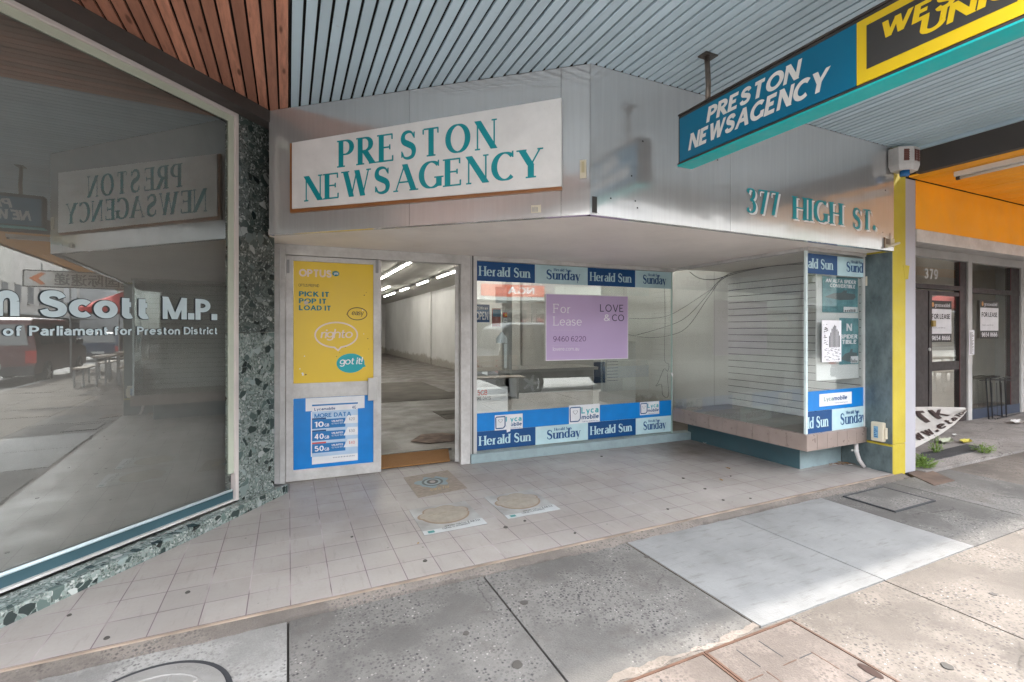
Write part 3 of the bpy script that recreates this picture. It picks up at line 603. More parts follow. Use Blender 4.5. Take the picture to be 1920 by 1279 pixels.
# closed door leaf on the left
ul0, ul1 = uj1+.004, W.px(714.5, 882)[0]
TL = W.px(549.5, 488.5, .01); BRy = W.px(700.3, 714, .01); TLb = W.px(550.5, 747, .01); BRb = W.px(700.3, 867, .01)
DL = MB(); dm = white_fr
DL.pbox(W, ul0, TL[0], .012, 2.09, -.03, .012, dm); DL.pbox(W, BRy[0], ul1, .012, 2.09, -.03, .012, dm)
DL.pbox(W, TL[0], BRy[0], TL[1], 2.09, -.03, .0115, dm); DL.pbox(W, TL[0], BRy[0], TLb[1], BRy[1], -.03, .0115, dm); DL.pbox(W, TL[0], BRy[0], .012, BRb[1], -.03, .0115, dm)
door = DL.build('door', NB, bevel=.002)
mb = MB(); mb.pbox(W, TL[0], BRy[0], BRy[1], TL[1], -.014, -.008, glass); mb.build('glass_pane', door); mb = MB(); mb.pbox(W, TL[0], BRy[0], BRb[1], TLb[1], -.014, -.008, glass); mb.build('glass_pane', door)
a, b = W.px(690, 709, .03), W.px(707.5, 750, .03)
mb = MB(); mb.pbox(W, a[0], b[0], b[1], a[1], .012, .05, alu); mb.build('lock_box', door, bevel=.003)
mb = MB()
for xx in (540.5, 707):
    mb = MB(); a, b = W.px(xx-2.5, 487, .02), W.px(xx+2.5, 512, .02); mb.pbox(W, a[0], b[0], b[1], a[1], .012, .03, flat('closer_grey', (.28, .28, .28))); mb.build('top_pivot', door)
# right leaf folded back inside
hinge = W.at(ujr0-.02, 0, -.05); dr = Vector((math.sin(R(20)), math.cos(R(20)), 0)); OL = Panel(hinge, (dr.x, dr.y))
mb = MB()
for u0, u1, v0, v1 in ((0, .09, .012, 2.08), (.73, .82, .012, 2.08), (.09, .73, 1.98, 2.08), (.09, .73, .95, 1.05), (.09, .73, .012, .12)): mb.pbox(OL, u0, u1, v0, v1, -.02, .02, dm)
d2 = mb.build('open_door', NB, bevel=.003)
mb = MB(); mb.pbox(OL, .09, .73, .12, .95, -.004, .002, glass); mb.build('glass_pane', d2); mb = MB(); mb.pbox(OL, .09, .73, 1.05, 1.98, -.004, .002, glass); mb.build('glass_pane', d2)
mb = MB()
for v in (.25, 1.0, 1.85): mb = MB(); mb.tube([OL.at(-.006, v, .012), OL.at(-.006, v+.09, .012)], .009, alu); mb.build('hinge', d2)
# bay window
tilef = m_tiles('bay_tiles', (.40, .315, .28), .35, (.16, .13, .11), .2, 3.0, 2.0)
ped = MB(); ped.box(4.69, 5.355, 3.19, 4.69, 0, .258, dteal); pl = ped.build('bay_plinth', NB)
mb = MB(); mb.box(4.692, 5.356, 3.183, 3.1885, 0.001, .257, mint); mb.build('plinth_face', pl)
mb = MB(); mb.box(4.424, 5.39, 2.944, 4.68, .262, .405, flat('bay_core', (.25, .2, .18))); mb.box(4.45, 5.39, 2.97, 4.675, .405, .4085, paint('bay_deck', (.28, .25, .22), .6, .3, 2)); bay = mb.build('bay_shelf', NB)
mb = MB(); g = .003; y = 2.94
while y < 4.66: 
    y2 = min(y+.192, 4.68); mb.box(4.414, 4.4235, y+g/2, y2-g/2, .262, .412, paint('shelf_tile', (.27, .215, .19), .35, .15, 5) if 'shelf_tile' not in MT else MT['shelf_tile']); MT.setdefault('shelf_tile', mb.m[-1]); y = y2
x = 4.414
while x < 5.35:
    x2 = min(x+.155, 5.36); mb.box(x+g/2, x2-g/2, 2.932, 2.9435, .262, .412, MT['shelf_tile']); x = x2
mb.box(4.424, 4.46, 2.945, 4.68, .4055, .418, MT['shelf_tile']); mb.box(4.46, 5.36, 2.9445, 2.975, .4056, .4175, MT['shelf_tile'])
mb.build('shelf_tiles', bay, bevel=.0015)
mb = MB(); mb.pbox(BF, .0, .908, .418, 2.155, -.006, 0, bay_glass); bw = mb.build('bay_window', NB); mb = MB(); mb.pbox(BS, .007, 1.73, .418, 2.155, -.006, 0, bay_glass); mb.build('bay_window', NB)
mb = MB(); mb.pbox(BF, -.012, .012, .418, 2.16, -.012, .012, paint('pale_corner_trim', (.62, .72, .72), .3)); mb.pbox(BF, .905, .93, .418, 2.16, -.02, .02, alu)
mb.pbox(BF, -.012, .93, 2.156, 2.189, -.02, .03, white_fr); mb.pbox(BS, .0, 1.72, 2.156, 2.189, -.02, .02, white_fr); mb.build('bay_frame', bw, bevel=.002)
slw = m_slatwall(); gro = flat('slat_groove', (.16, .16, .155))
mb = MB(); mb.box(5.385, 5.3985, 2.99, 4.66, .41, 2.1, gro); z = .41
while z < 2.08: mb.box(5.372, 5.3845, 2.99, 4.66, z+.004, min(z+.081, 2.1), slw); z += .085
mb.build('slatwall', NB, bevel=.002)

# ------------------------------------------------------------------ party pillar between the shops
marble = NT('dark_green_marble').set(.35, 0, .5, .1); v = marble.co((1, 1, .5))
cc = marble.mix(marble.ramp(marble.noise(v, 9, 8, .7), [(.35, 0.0), (.7, 1.0)]), (.05, .07, .074), (.125, .16, .165)); cc = marble.mix(marble.ramp(marble.noise(v, 5, 9, .8), [(.58, 0.0), (.64, .85)]), cc, (.035, .045, .045)); marble.col(cc); marble.bump(marble.noise(v, 20, 4), .1, .003); marble = marble.m
yel = paint('yellow_paint', (.46, .365, .03), .6, .14, 3, .55, 45, dirt=.12, dirtcol=(.3, .22, .03)); lil = paint('lilac_grey_paint', (.38, .375, .41), .6, .08, 2, .08, dirt=.12)
PP = thing('party_pillar', 'yellow and grey painted pillar between the two shops, green marble on its flank', 'pillar', (5.58, 2.8, 0))
mb = MB(); mb.box(5.366, 5.585, 2.70, 2.96, -.03, .279, yel); mb.box(5.364, 5.585, 2.698, 2.96, .282, 3.0, yel); mb.build('yellow_pier', PP, bevel=.006)
mb = MB(); mb.box(5.586, 5.80, 2.715, 4.0, -.03, 2.93, lil); mb.box(5.445, 5.80, 2.965, 30, -.03, 2.93, lil); mb.build('grey_pier', PP, bevel=.006)
mb = MB(); mb.box(5.356, 5.3635, 2.702, 2.95, .285, 2.172, marble); mb.box(5.356, 5.3635, 2.702, 3.18, 0.001, .26, marble); mb.build('marble_cladding', PP, bevel=.002)
P1 = Panel((5.586, 2.698, 0), (1, 0)); a, b = P1.px(1693.5, 496.5), P1.px(1706.5, 524)
mb = MB(); mb.pprism(P1, [(a[0], a[1]), (a[0]+.11, a[1]-.005), (a[0]+.085, b[1]), (a[0]+.03, b[1])], -.017, .002, yel); mb.build('yellow_plate', PP)

# ------------------------------------------------------------------ office on the left: splayed window, terrazzo pillar and plinth
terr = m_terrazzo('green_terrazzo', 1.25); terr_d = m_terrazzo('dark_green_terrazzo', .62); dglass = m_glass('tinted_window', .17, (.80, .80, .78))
OB = thing('office_building', 'corner office with a tall tinted splayed window and green terrazzo surround', 'shop', (-1.2, 3.6, 0))
u0w, u1w = -2.6, S.px(438, 700)[0]
mb = MB(); mb.face([S.at(u0w, .105, -.012), S.at(u1w-.02, .105, -.012), S.at(u1w-.02, 3.07, -.012), S.at(u0w, 3.07, -.012)], dglass); ow = mb.build('window', OB)
cream = paint('pale_green_putty', (.50, .54, .44), .4, .1, 3); pinkw = paint('pinkish_white_frame', (.60, .545, .52), .4, .12, 3)
mb = MB()
mb.pbox(S, u0w, u1w, .086, .1, -.03, .02, white_fr); mb.pbox(S, u1w, u1w+.028, .086, 3.083, -.03, .022, pinkw); mb.pbox(S, u0w, u1w, 3.055, 3.083, -.03, .022, pinkw); mb.build('window_frame', ow, bevel=.003)
mb = MB(); mb.pbox(S, u1w-.045, u1w-.001, .3, 3.054, -.011, .004, cream); mb.pbox(S, u0w, u1w-.046, 3.005, 3.054, -.011, .004, cream); mb.build('glazing_bead', ow, bevel=.002)
mb = MB(); mb.pbox(S, u0w, u1w-.002, .1005, .165, -.011, -.004, flat('dark_teal_strip', (.035, .085, .105))); mb.build('lower_seal', ow)
mb = MB(); mb.tube([S.at(u0w, .172, .002), S.at(u1w-.02, .172, .002)], .011, paint('pale_blue_bar', (.55, .66, .69), .35)); mb.build('cover_bar', ow, smooth=True)
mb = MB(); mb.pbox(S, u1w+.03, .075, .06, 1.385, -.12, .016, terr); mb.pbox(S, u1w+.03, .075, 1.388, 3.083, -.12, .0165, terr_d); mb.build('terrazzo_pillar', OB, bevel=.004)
sx, sy = S.at(u0w, 0, .02).xy; e = S.at(.075, 0, .02)
mb = MB(); mb.prism([(sx, sy), (sx+.16, sy-.2), (-1.23, 3.06), (-.604, 3.81), (.0, 4.59), (e.x, e.y+.0)], -.2, .075, terr)
mb.prism([(e.x, e.y), (.0, 4.59), (.015, 4.79), (-.118, 4.84)], -.2, .02, paint('dark_threshold', (.10, .10, .10), .4, .3, 6)); mb.build('terrazzo_plinth', OB, bevel=.008)
mb = MB(); mb.prism([(sx, sy), (e.x-.12, e.y+.02), (-.24, 4.95), (-.24, 8), (-9, 8), (-9, sy+.0)], .08, 3.085, flat('office_core', (.26, .255, .245)))
ob = mb.build('core_wall', OB); ob.scale = (1, 1, 1)
mb = MB(); mb.box(-9, -.27, 2.72, 8, 3.26, 7.6, brick); mb.build('upper_storey', OB)
mb = MB(); mb.box(-9, sx-.001, sy-.03, sy-.001, .1, 3.0, dglass); mb.build('street_window', OB)
# the core must stay behind the glass: move it back a little
ob.location = (-.10, .09, 0)
# ------------------------------------------------------------------ right-hand shop (number 379)
NBx = thing('corner_shop', 'vacant shop with dark framed glass door and orange painted bulkhead', 'shop', (9.5, 4.5, 0))
dkf = paint('dark_frame_paint', (.05, .042, .042), .4, .3, 3); orp = paint('orange_bulkhead', (.93, .40, .008), .5, .12, 1.5, .05, dirt=.2, dirtcol=(.4, .14, .02)); red = flat('faded_red_edge', (.22, .07, .075))
glass3 = m_glass('shop_glass', .035, (.98, .98, .97)); ivory = paint('ivory_wall', (.66, .62, .55), .7, .08); greywall = paint('blue_grey_wall', (.55, .58, .6), .7)
mb = MB(); mb.box(5.81, 12.6, 2.72, 2.80, 2.44, 2.934, orp); mb.build('orange_bulkhead', NBx)
mb = MB(); mb.box(5.81, 12.6, 2.712, 2.80, 2.31, 2.437, white_fr); mb.box(5.81, 12.6, 2.805, 3.86, 2.60, 2.64, white_fr); mb.build('white_head_beam', NBx)
u1810, u1908 = N3.px(1812, 700)[0], N3.px(1908, 700)[0]; uL = -2.19
mb = MB()
mb.pbox(N3, u1810-.06, u1810+.06, -.01, 2.6, -.05, .05, alu); mb.pbox(N3, u1908, u1908+.1, -.01, 2.6, -.05, .05, alu); mb.pbox(N3, uL, 4.5, 2.48, 2.6, -.04, .048, alu); mb.build('mullion', NBx, bevel=.004)
mb = MB(); zt = 2.02
mb.pbox(N3, uL, u1810-.07, zt, zt+.07, -.04, .03, dkf); mb.pbox(N3, u1810+.065, u1908-.005, zt-.02, zt+.06, -.04, .03, dkf); mb.pbox(N3, u1810-.26, u1810-.065, -.01, 2.47, -.05, .028, dkf); mb.pbox(N3, u1908-.32, u1908-.01, .0, 2.47, -.05, .026, dkf)
mb.pbox(N3, u1810-.268, u1810-.262, .0, 2.47, .022, .029, red); mb.pbox(N3, u1908-.328, u1908-.322, .0, 2.47, .02, .027, red); mb.build('transom_frame', NBx, bevel=.003)
mb = MB(); mb.pbox(N3, u1810+.065, u1908-.005, -.01, .14, -.05, .03, flat('navy_kickboard', (.05, .065, .10))); mb.build('kickboard', NBx)
mb = MB(); mb.pbox(N3, u1810+.065, u1908-.33, .14, 1.99, -.006, 0, glass3); mb.build('glass_pane', NBx); mb = MB(); mb.pbox(N3, u1810+.065, u1908-.33, 2.09, 2.47, -.006, 0, glass3); mb.build('glass_pane', NBx); mb = MB(); mb.pbox(N3, uL, u1810-.28, 2.10, 2.47, -.006, 0, glass3); mb.build('glass_pane', NBx)
uD = N3.px(1741, 700)[0]; uDr = u1810-.29
mb = MB(); mb.pbox(N3, uL, uD-.08, -.01, 2.0, -.05, .03, dkf); mb.pbox(N3, uD-.06, uD+.02, .01, 1.99, -.03, .035, dkf); mb.pbox(N3, uD+.02, uDr, .80, .93, -.03, .03, dkf); mb.pbox(N3, uD+.02, uDr, .01, .07, -.03, .03, dkf); mb.pbox(N3, uD+.02, uDr, 1.93, 1.99, -.03, .03, dkf); dr3 = mb.build('door', NBx, bevel=.003)
mb = MB(); mb.pbox(N3, uD+.02, uDr, .07, .80, -.006, 0, glass3); mb.build('glass_pane', dr3); mb = MB(); mb.pbox(N3, uD+.02, uDr, .93, 1.93, -.006, 0, glass3); mb.build('glass_pane', dr3)
mb = MB(); a = N3.px(1742, 605)[0], N3.px(1742, 605)[1]; mb.pbox(N3, a[0]-.03, a[0]+.05, a[1]-.06, a[1]+.03, .036, .065, flat('brass_padlock', (.45, .32, .1))); mb.build('padlock', dr3, bevel=.004); mb = MB(); b = N3.px(1737, 655); mb.tube([N3.at(b[0], b[1], .03), N3.at(b[0], b[1], .05)], .025, alu); mb.build('door_lock', dr3, bevel=.004)
mb = MB(); mb.box(5.81, 12.6, 4.55, 4.65, 0, 2.7, ivory); mb.box(12.5, 12.6, 3.9, 4.54, 0, 2.7, greywall); mb.box(5.81, 12.6, 3.95, 4.54, 2.66, 2.7, ivory); mb.build('inner_wall', NBx)
mb = MB(); mb.box(5.81, 12.6, 3.95, 4.545, -.011, .02, paint('bare_screed', (.34, .28, .23), .7, .2)); mb.build('inner_floor', NBx)
mb = MB(); mb.pbox(N3, u1908+.105, 4.6, -.01, 2.47, -.05, .02, lil); mb.build('side_panel', NBx)
mb = MB(); mb.box(5.81, 12.6, 2.82, 8, 3.05, 7.9, brick); mb.build('upper_storey', NBx)
mb = MB(); a = N3.px(1733, 522, .003); b = N3.px(1759, 522, .003); c = N3.px(1733, 503, .003); text(mb, N3, '379', a[0], a[1], c[1]-a[1], flat('white_vinyl', (.88, .88, .86)), 'bold', b[0]-a[0], .003); mb.build('street_number', NBx)

# ------------------------------------------------------------------ signs with lettering
white = flat('sign_white', (.76, .75, .74), .35); teal = flat('teal_letters', TEAL, .4); navy = flat('navy_vinyl', NAVY, .35); lyb = flat('bright_blue_vinyl', LYBLUE, .35); pale = flat('pale_blue_vinyl', PALE, .35)
paper = flat('paper_white', (.72, .73, .75), .6); ink = flat('dark_ink', (.02, .02, .022), .5); wht = flat('white_letters', (.78, .76, .73), .4); brownwood = paint('varnished_timber', (.27, .105, .03), .4, .35, 5)
cyan = flat('cyan_letters', (.05, .38, .42)); grey = flat('grey_letters', (.2, .2, .21)); orange = flat('orange_print', (.75, .2, .04))

# wall sign on the splayed fascia
a = FL.px(545, 392, .03); tl = FL.px(545, 268, .03); tr = FL.px(1052.5, 183.5, .03); br = FL.px(1053, 349, .03)
sg = thing('wall_sign', 'white rectangular sign lettered in teal capitals on the steel fascia above the doors', 'sign', FL.at((a[0]+br[0])/2, a[1], .03))
zb, ztp = (a[1]+br[1])/2+.02, (tl[1]+tr[1])/2
mb = MB(); mb.pprism(FL, [(a[0]+.012, a[1]), br, tr, (tl[0]+.012, tl[1])], .002, .03, white); mb.build('sign_board', sg)
mb = MB(); mb.pprism(FL, [(a[0]+.004, a[1]-.028), (br[0], br[1]-.022), (br[0], br[1]-.001), (a[0]+.004, a[1]-.001)], .002, .024, brownwood); mb.pbox(FL, a[0]-.012, a[0]+.003, a[1]-.028, tl[1], .002, .024, brownwood); mb.build('timber_trim', sg)
mb = MB(); fittext(mb, FL, 'PRESTON', (634, 314.5), (933, 277.5), (635, 264), teal, 'serif', .0315); mb.build('lettering', sg)
mb = MB(); fittext(mb, FL, 'NEWSAGENCY', (569, 378.5), (1020, 331), (571, 331), teal, 'serif', .0315, gap=.05); mb.build('lettering', sg)
# address in teal with white shadow on the right fascia
ad = thing('address_lettering', 'teal street address lettering with white shadow on the steel fascia', 'lettering', FR.at(3.2, 2.4, .002))
for s, p0, p1, pt, nm in (('377', (1398, 398), (1461, 405), (1400, 352), 'number_lettering'), ('HIGH', (1486, 410), (1580, 422), (1487, 367.5), 'street_lettering'), ('ST.', (1598, 428), (1643, 432.5), (1600, 389.5), 'street_lettering')):
    mb = MB(); fittext(mb, FR, s, p0, p1, pt, teal, 'serif', .0028, gap=.06); mb.build(nm, ad)
    mb = MB(); fittext(mb, FR, s, (p0[0]+3.2, p0[1]+3.6), (p1[0]+3.2, p1[1]+3.6), (pt[0]+3.2, pt[1]+3.6), white, 'serif', .0012, gap=.06); mb.build('letter_shadow', ad)

# hanging illuminated sign box
hs = thing('hanging_sign', 'long blue and yellow double sided sign box hanging under the blue-grey canopy', 'sign', (2.46, 1.4, 2.517))
Z0, Z1 = 0.0, .335; HS.o.z = 2.517; HL = 1.74
sblue = NT('sign_blue').set(.3); vv = sblue.co(); sblue.col(sblue.mix(sblue.ramp(sblue.noise(vv, 1.2, 2), [(.3, 0.0), (.7, 1.0)]), (.0, .125, .24), (.0, .165, .29))); sblue = sblue.m
turq = paint('turquoise_paint', (.0, .47, .47), .4, .12, 3, .03, dirt=.3, dirtcol=(.25, .3, .28)); rust = paint('rusty_dark_frame', (.055, .045, .04), .5, .5, 6); yelv = paint('yellow_vinyl', (.80, .55, .012), .35, .1, 4); dgr = flat('charcoal_vinyl', (.045, .042, .04))
mb = MB(); mb.pbox(HS, 0, HL, .006, Z1, -.125, -.004, rust); mb.build('sign_case', hs, bevel=.004)
uy = HS.px(1606, 100)[0]
mb = MB(); mb.pbox(HS, .018, uy, .022, Z1-.022, -.0035, .002, sblue); mb.build('blue_face', hs)
mb = MB(); mb.pbox(HS, uy+.002, HL-.02, .022, Z1-.022, -.0035, .002, yelv); yf = mb.build('yellow_face', hs)
ui = HS.px(1625.5, 100)[0]; vi = HS.px(1626, 130)[1]; vt = HS.px(1626, 48)[1]
mb = MB(); mb.pbox(HS, ui, HL-.06, vi-HS.o.z if vi > 1 else vi, (vt-HS.o.z if vt > 1 else vt), .0022, .0035, dgr); mb.build('dark_panel', yf)
mb = MB(); mb.pbox(HS, -.001, HL+.001, -.004, .0055, -.124, .0035, turq); mb.pbox(HS, -.001, HL, .0056, .016, -.003, .0037, rust); mb.build('underside_panel', hs)
mb = MB(); mb.pbox(HS, .0, HL, Z1+.001, Z1+.012, -.11, .0, rust); mb.build('top_rail', hs)
mb = MB(); fittext(mb, HS, 'PRESTON', (1324, 231), (1505, 143), (1326, 202), wht, 'black', .0035, .22, .03); mb.build('lettering', hs)
mb = MB(); fittext(mb, HS, 'NEWSAGENCY', (1290, 283), (1558, 163), (1291, 253), wht, 'black', .0035, .22, .02); mb.build('lettering', hs)
def ht(s, p, top, ln):
    u, v = HS.px(*p, .005); _, v2 = HS.px(*top, .005); m_ = MB(); text(m_, HS, s, u, v, v2-v, yelv, 'black', ln, .005, .18, .03); m_.build('lettering', yf)
ht('WESTERN', (1648, 77), (1648, 46), .60); ht('UNION', (1722, 71), (1722, 38), .42)
mb = MB()
for yy in (.20, 1.5): mb = MB(); mb.tube([HS.at(yy, Z1+.01, -.06), HS.at(yy+.004, .47, -.062), HS.at(yy-.006, .662, -.06)], .017, paint('pole_metal', (.24, .20, .17), .35, .4, 8, metal=.6), 10); mb.build('hanging_pole', hs, smooth=True)
mb = MB()
for yy in (.20, 1.5): mb = MB(); mb.pbox(HS, yy-.035, yy+.035, .654, .662, -.115, -.01, flat('pole_plate', (.05, .045, .04))); mb.build('ceiling_plate', hs)

# newspaper banner strips
def strip(P, name, label, q, segs, d, dir_mat=None):
    """q: four pixel corners TL, TR, BR, BL lying on the pane; segs: [(x fraction end, kind)]"""
    c = [P.px(*p, d) for p in q]; z0 = (c[3][1]+c[2][1])/2; z1 = (c[0][1]+c[1][1])/2; ua, ub = c[0][0], c[1][0]
    t = thing(name, label, 'banner', P.at((ua+ub)/2, z0, d)); f0 = ua
    for f, kind in segs:
        f1 = P.px(f, 600, d)[0] if f else ub; h = z1-z0; wd = f1-f0
        mb = MB(); mb.pbox(P, f0+.0008, f1-.0008, z0, z1, d-.0015, d, navy if kind[0] == 'H' else pale); mb.build('banner_panel', t)
        if kind[0] == 'H':
            mb = MB(); u_ = f0+(.03 if kind == 'H' else .005)*1; text(mb, P, {'H': 'Herald Sun', 'Ha': 'ald Sun', 'Hl': 'ld Sun'}[kind], u_, z0+h*.26, h*.50, pale, 'serif', wd*(.90 if kind == 'H' else .88)-.02, d+.001, gap=.02); mb.build('lettering', t)
        else:
            nm = {'S': 'Sunday', 'Sc': 'Sunda', 'Sd': 'Sunday'}[kind]
            x0, ww = (f0+wd*.20, wd*.66) if kind == 'S' else (f0+wd*(.28 if kind == 'Sc' else .22), wd*(.72 if kind == 'Sc' else .76))
            mb = MB(); text(mb, P, nm, x0, z0+h*.24, h*.52, navy, 'serif', ww, d+.001, gap=.01); mb.build('lettering', t); mb = MB(); text(mb, P, 'Herald Sun' if kind != 'Sc' else 'Herald Su', x0+ww*.22, z0+h*.70, h*.16, navy, 'serif', ww*.5, d+.0022, gap=.04); mb.build('lettering', t)
        f0 = f1
    return t
strip(W, 'newspaper_banner', 'newspaper title strip across the top of the main window', [(893, 487), (1258.5, 513), (1258.5, 541), (893, 527)], [(1003, 'H'), (1102, 'S'), (1191, 'H'), (0, 'S')], .004)
strip(W, 'newspaper_banner', 'newspaper title strip along the bottom of the main window, above the mint sill', [(893, 813), (1258, 777), (1258, 806), (893, 849)], [(1004, 'H'), (1102.5, 'S'), (1192, 'H'), (0, 'S')], .004)
strip(BF, 'newspaper_banner', 'short newspaper title strip at the top of the bay window beside the pillar', [(1514, 475), (1626, 486), (1624.5, 519), (1514, 514)], [(1570, 'Ha'), (0, 'Sc')], .003)
strip(BF, 'newspaper_banner', 'short newspaper title strip at the foot of the bay window, above its tiled shelf', [(1514, 774), (1625, 759.5), (1625, 799), (1514, 816)], [(1560, 'Hl'), (0, 'Sd')], .003)
def sheet(P, name, label, cat, q, m, d, thick=.0012, group=None):
    """a flat rectangular thing on a panel; returns (thing, u0, u1, z0, z1)"""
    c = [P.px(*p, d) for p in q]; u0 = (c[0][0]+c[3][0])/2; u1 = (c[1][0]+c[2][0])/2; z1 = (c[0][1]+c[1][1])/2; z0 = (c[2][1]+c[3][1])/2
    t = thing(name, label, cat, P.at((u0+u1)/2, z0, d), group); mb = MB(); mb.pbox(P, u0, u1, z0, z1, d-thick, d, m); mb.build('sheet', t); return t, u0, u1, z0, z1
def letters(t, P, lines, u0, u1, z0, z1, d, name='lettering'):
    """lines: (text, x0, y0, cap height, width or None, material, style[, slant]) in fractions of the sheet"""
    w_, h_ = u1-u0, z1-z0
    for L in lines:
        s, x, y, ch, wd, m, st = L[:7]; mb = MB(); text(mb, P, s, u0+x*w_, z0+y*h_, ch*h_, m, st, wd*w_ if wd else None, d, L[7] if len(L) > 7 else 0, L[8] if len(L) > 8 else None); mb.build(name, t)
strips2 = [sheet(W, 'phone_banner', 'plain bright blue strip across the lower main window', 'banner', [(893, 778.5), (1258.5, 748), (1258.5, 776.5), (893, 812.5)], lyb, .004), sheet(BF, 'phone_banner', 'bright blue strip low on the bay window by the pillar', 'banner', [(1514, 736.5), (1624.5, 724), (1624.5, 759), (1514, 773.5)], lyb, .003)]
lyG = flat('letter_grey_green', (.23, .34, .31))
def lyca(P, q, label, tall=True, d=.0065):
    t, u0, u1, z0, z1 = sheet(P, 'phone_sticker', label, 'sticker', q, paper, d); d += .001
    if tall:
        letters(t, P, [('Lyca', .39, .52, .34, .57, cyan, 'bold'), ('mobile', .40, .2, .25, .57, navy, 'bold'), ('Call the world for less', .42, .05, .07, .54, navy, 'sans')], u0, u1, z0, z1, d)
        mb = MB(); w_, h_ = u1-u0, z1-z0
        r0 = [(.04, .12), (.30, .12), (.36, .25), (.36, .88), (.05, .88), (.03, .82)]; 
        for i in range(6):
            p, q_ = r0[i], r0[(i+1) % 6]; dx, dy = (q_[0]-p[0])*w_, (q_[1]-p[1])*h_; m = math.hypot(dx, dy); nx, ny = -dy/m*.006, dx/m*.006
            A = (u0+p[0]*w_, z0+p[1]*h_); B_ = (u0+q_[0]*w_, z0+q_[1]*h_); mb.face([P.at(A[0]-nx, A[1]-ny, d+.0001*i), P.at(B_[0]-nx, B_[1]-ny, d+.0001*i), P.at(B_[0]+nx, B_[1]+ny, d+.0001*i), P.at(A[0]+nx, A[1]+ny, d+.0001*i)], navy)
        hp = [(math.sin(t_)**3, .8*math.cos(t_)-.3*math.cos(2*t_)-.12*math.cos(3*t_)) for t_ in [k*math.pi/10 for k in range(21)]]
        for i in range(20): 
            (x0, y0), (x1, y1) = hp[i], hp[i+1]; f = lambda x, y, k: P.at(u0+(.2+.075*x*k)*w_, z0+(.62+.13*y*k)*h_, d+.0001); mb.face([f(x0, y0, .85), f(x1, y1, .85), f(x1, y1, 1.08), f(x0, y0, 1.08)], grey)
        mb.build('phone_emblem', t)
    else:
        letters(t, P, [('Lyca', .13, .40, .36, .28, lyG, 'bold'), ('mobile', .42, .40, .36, .43, navy, 'bold'), ('Call the world for less', .45, .14, .09, .42, navy, 'sans')], u0, u1, z0, z1, d)
    return t
t = lyca(W, [(927.5, 780), (980, 774.5), (980, 804), (928, 806.5)], 'torn white phone sticker at the left end of the blue window strip')
mb = MB(); a = W.px(952, 792, .009); mb.pprism(W, [(a[0]-.01, a[1]-.11), (a[0]+.03, a[1]-.10), (a[0]+.045, a[1]+.01), (a[0]+.02, a[1]+.05), (a[0]-.02, a[1]+.0)], .0078, .0085, paper); mb.build('torn_patch', t)
lyca(W, [(1067, 762), (1124.5, 755.6), (1124.5, 790), (1067, 796)], 'largest white phone sticker, in the middle of the blue window strip')
lyca(W, [(1200, 754.5), (1236, 752), (1236, 776), (1200, 778.5)], 'white phone sticker at the right end of the blue window strip')
lyca(BF, [(1536.5, 740), (1597, 733.5), (1597, 757), (1536.5, 762.5)], 'wide white phone sticker on the bay window strip', False, .0055)

# lilac lease board on the main window
lil_s = NT('lilac_board').set(.35); vv = lil_s.co(); lil_s.col(lil_s.mix(1.0, (.50, .385, .60), lil_s.ramp(lil_s.noise(vv, 1.5, 2), [(.3, .95), (.7, 1.03)]), 'MULTIPLY')); lil_s = lil_s.m
plum = flat('plum_ink', (.11, .05, .15)); nv2 = flat('blue_black_ink', (.02, .022, .06)); fw = flat('letter_white', (.80, .79, .82))
t, u0, u1, z0, z1 = sheet(W, 'lease_board', 'lilac agent board offering the shop for lease, fixed on the main window', 'sign', [(1023, 551), (1177.7, 555), (1177.7, 672), (1023.5, 677.5)], fw, .02, .01)
mb = MB(); mb.pbox(W, u0+.008, u1-.008, z0+.008, z1-.008, .0205, .0215, lil_s); mb.build('printed_face', t)
letters(t, W, [('For', .085, .715, .135, .20, fw, 'slab'), ('Lease', .085, .525, .135, .335, fw, 'slab', 0, .05), ('LOVE', .64, .745, .115, .30, nv2, 'sans', 0, .16), ('&', .685, .60, .105, .085, fw, 'sans'), ('CO', .79, .60, .105, .155, nv2, 'sans', 0, .12), ('9460 6220', .083, .285, .080, .385, plum, 'light', 0, .09), ('lovere.com.au', .08, .145, .062, .305, fw, 'light', 0, .08)], u0, u1, z0, z1, .0225)
mb = MB()
for f in (.455, .225): mb = MB(); mb.pbox(W, u0+.06*(u1-u0), u0+.40*(u1-u0), z0+f*(z1-z0), z0+f*(z1-z0)+.002, .0216, .0222, flat('rule_pale', (.62, .52, .70))); mb.build('ruled_line', t)

# yellow and blue posters on the closed door
yp = paint('yellow_poster', (.70, .48, .028), .4, .05, 2, .02); dteal2 = flat('green_teal_ink', (.0, .16, .17)); pinkw2 = flat('pinkish_white_ink', (.72, .58, .50)); tq = flat('turquoise_ink', (.0, .36, .40))
t, u0, u1, z0, z1 = sheet(W, 'door_poster', 'large yellow phone poster with speech bubbles on the closed door', 'poster', [(549.8, 488.5), (699.9, 497.2), (699.9, 713.6), (550.6, 719.4)], yp, -.004)
wd, hh = u1-u0, z1-z0; D = -.0025
letters(t, W, [('OPTUS', .065, .875, .062, .40, pinkw2, 'black', 0, .03), ('OPTUS PREPAID', .06, .792, .023, .25, ink, 'sans', 0, .05), ('PICK IT', .065, .712, .042, .375, dteal2, 'black', 0, .05), ('POP IT', .065, .655, .042, .34, dteal2, 'black', 0, .05), ('LOAD IT', .065, .598, .042, .395, dteal2, 'black', 0, .05)], u0, u1, z0, z1, D)
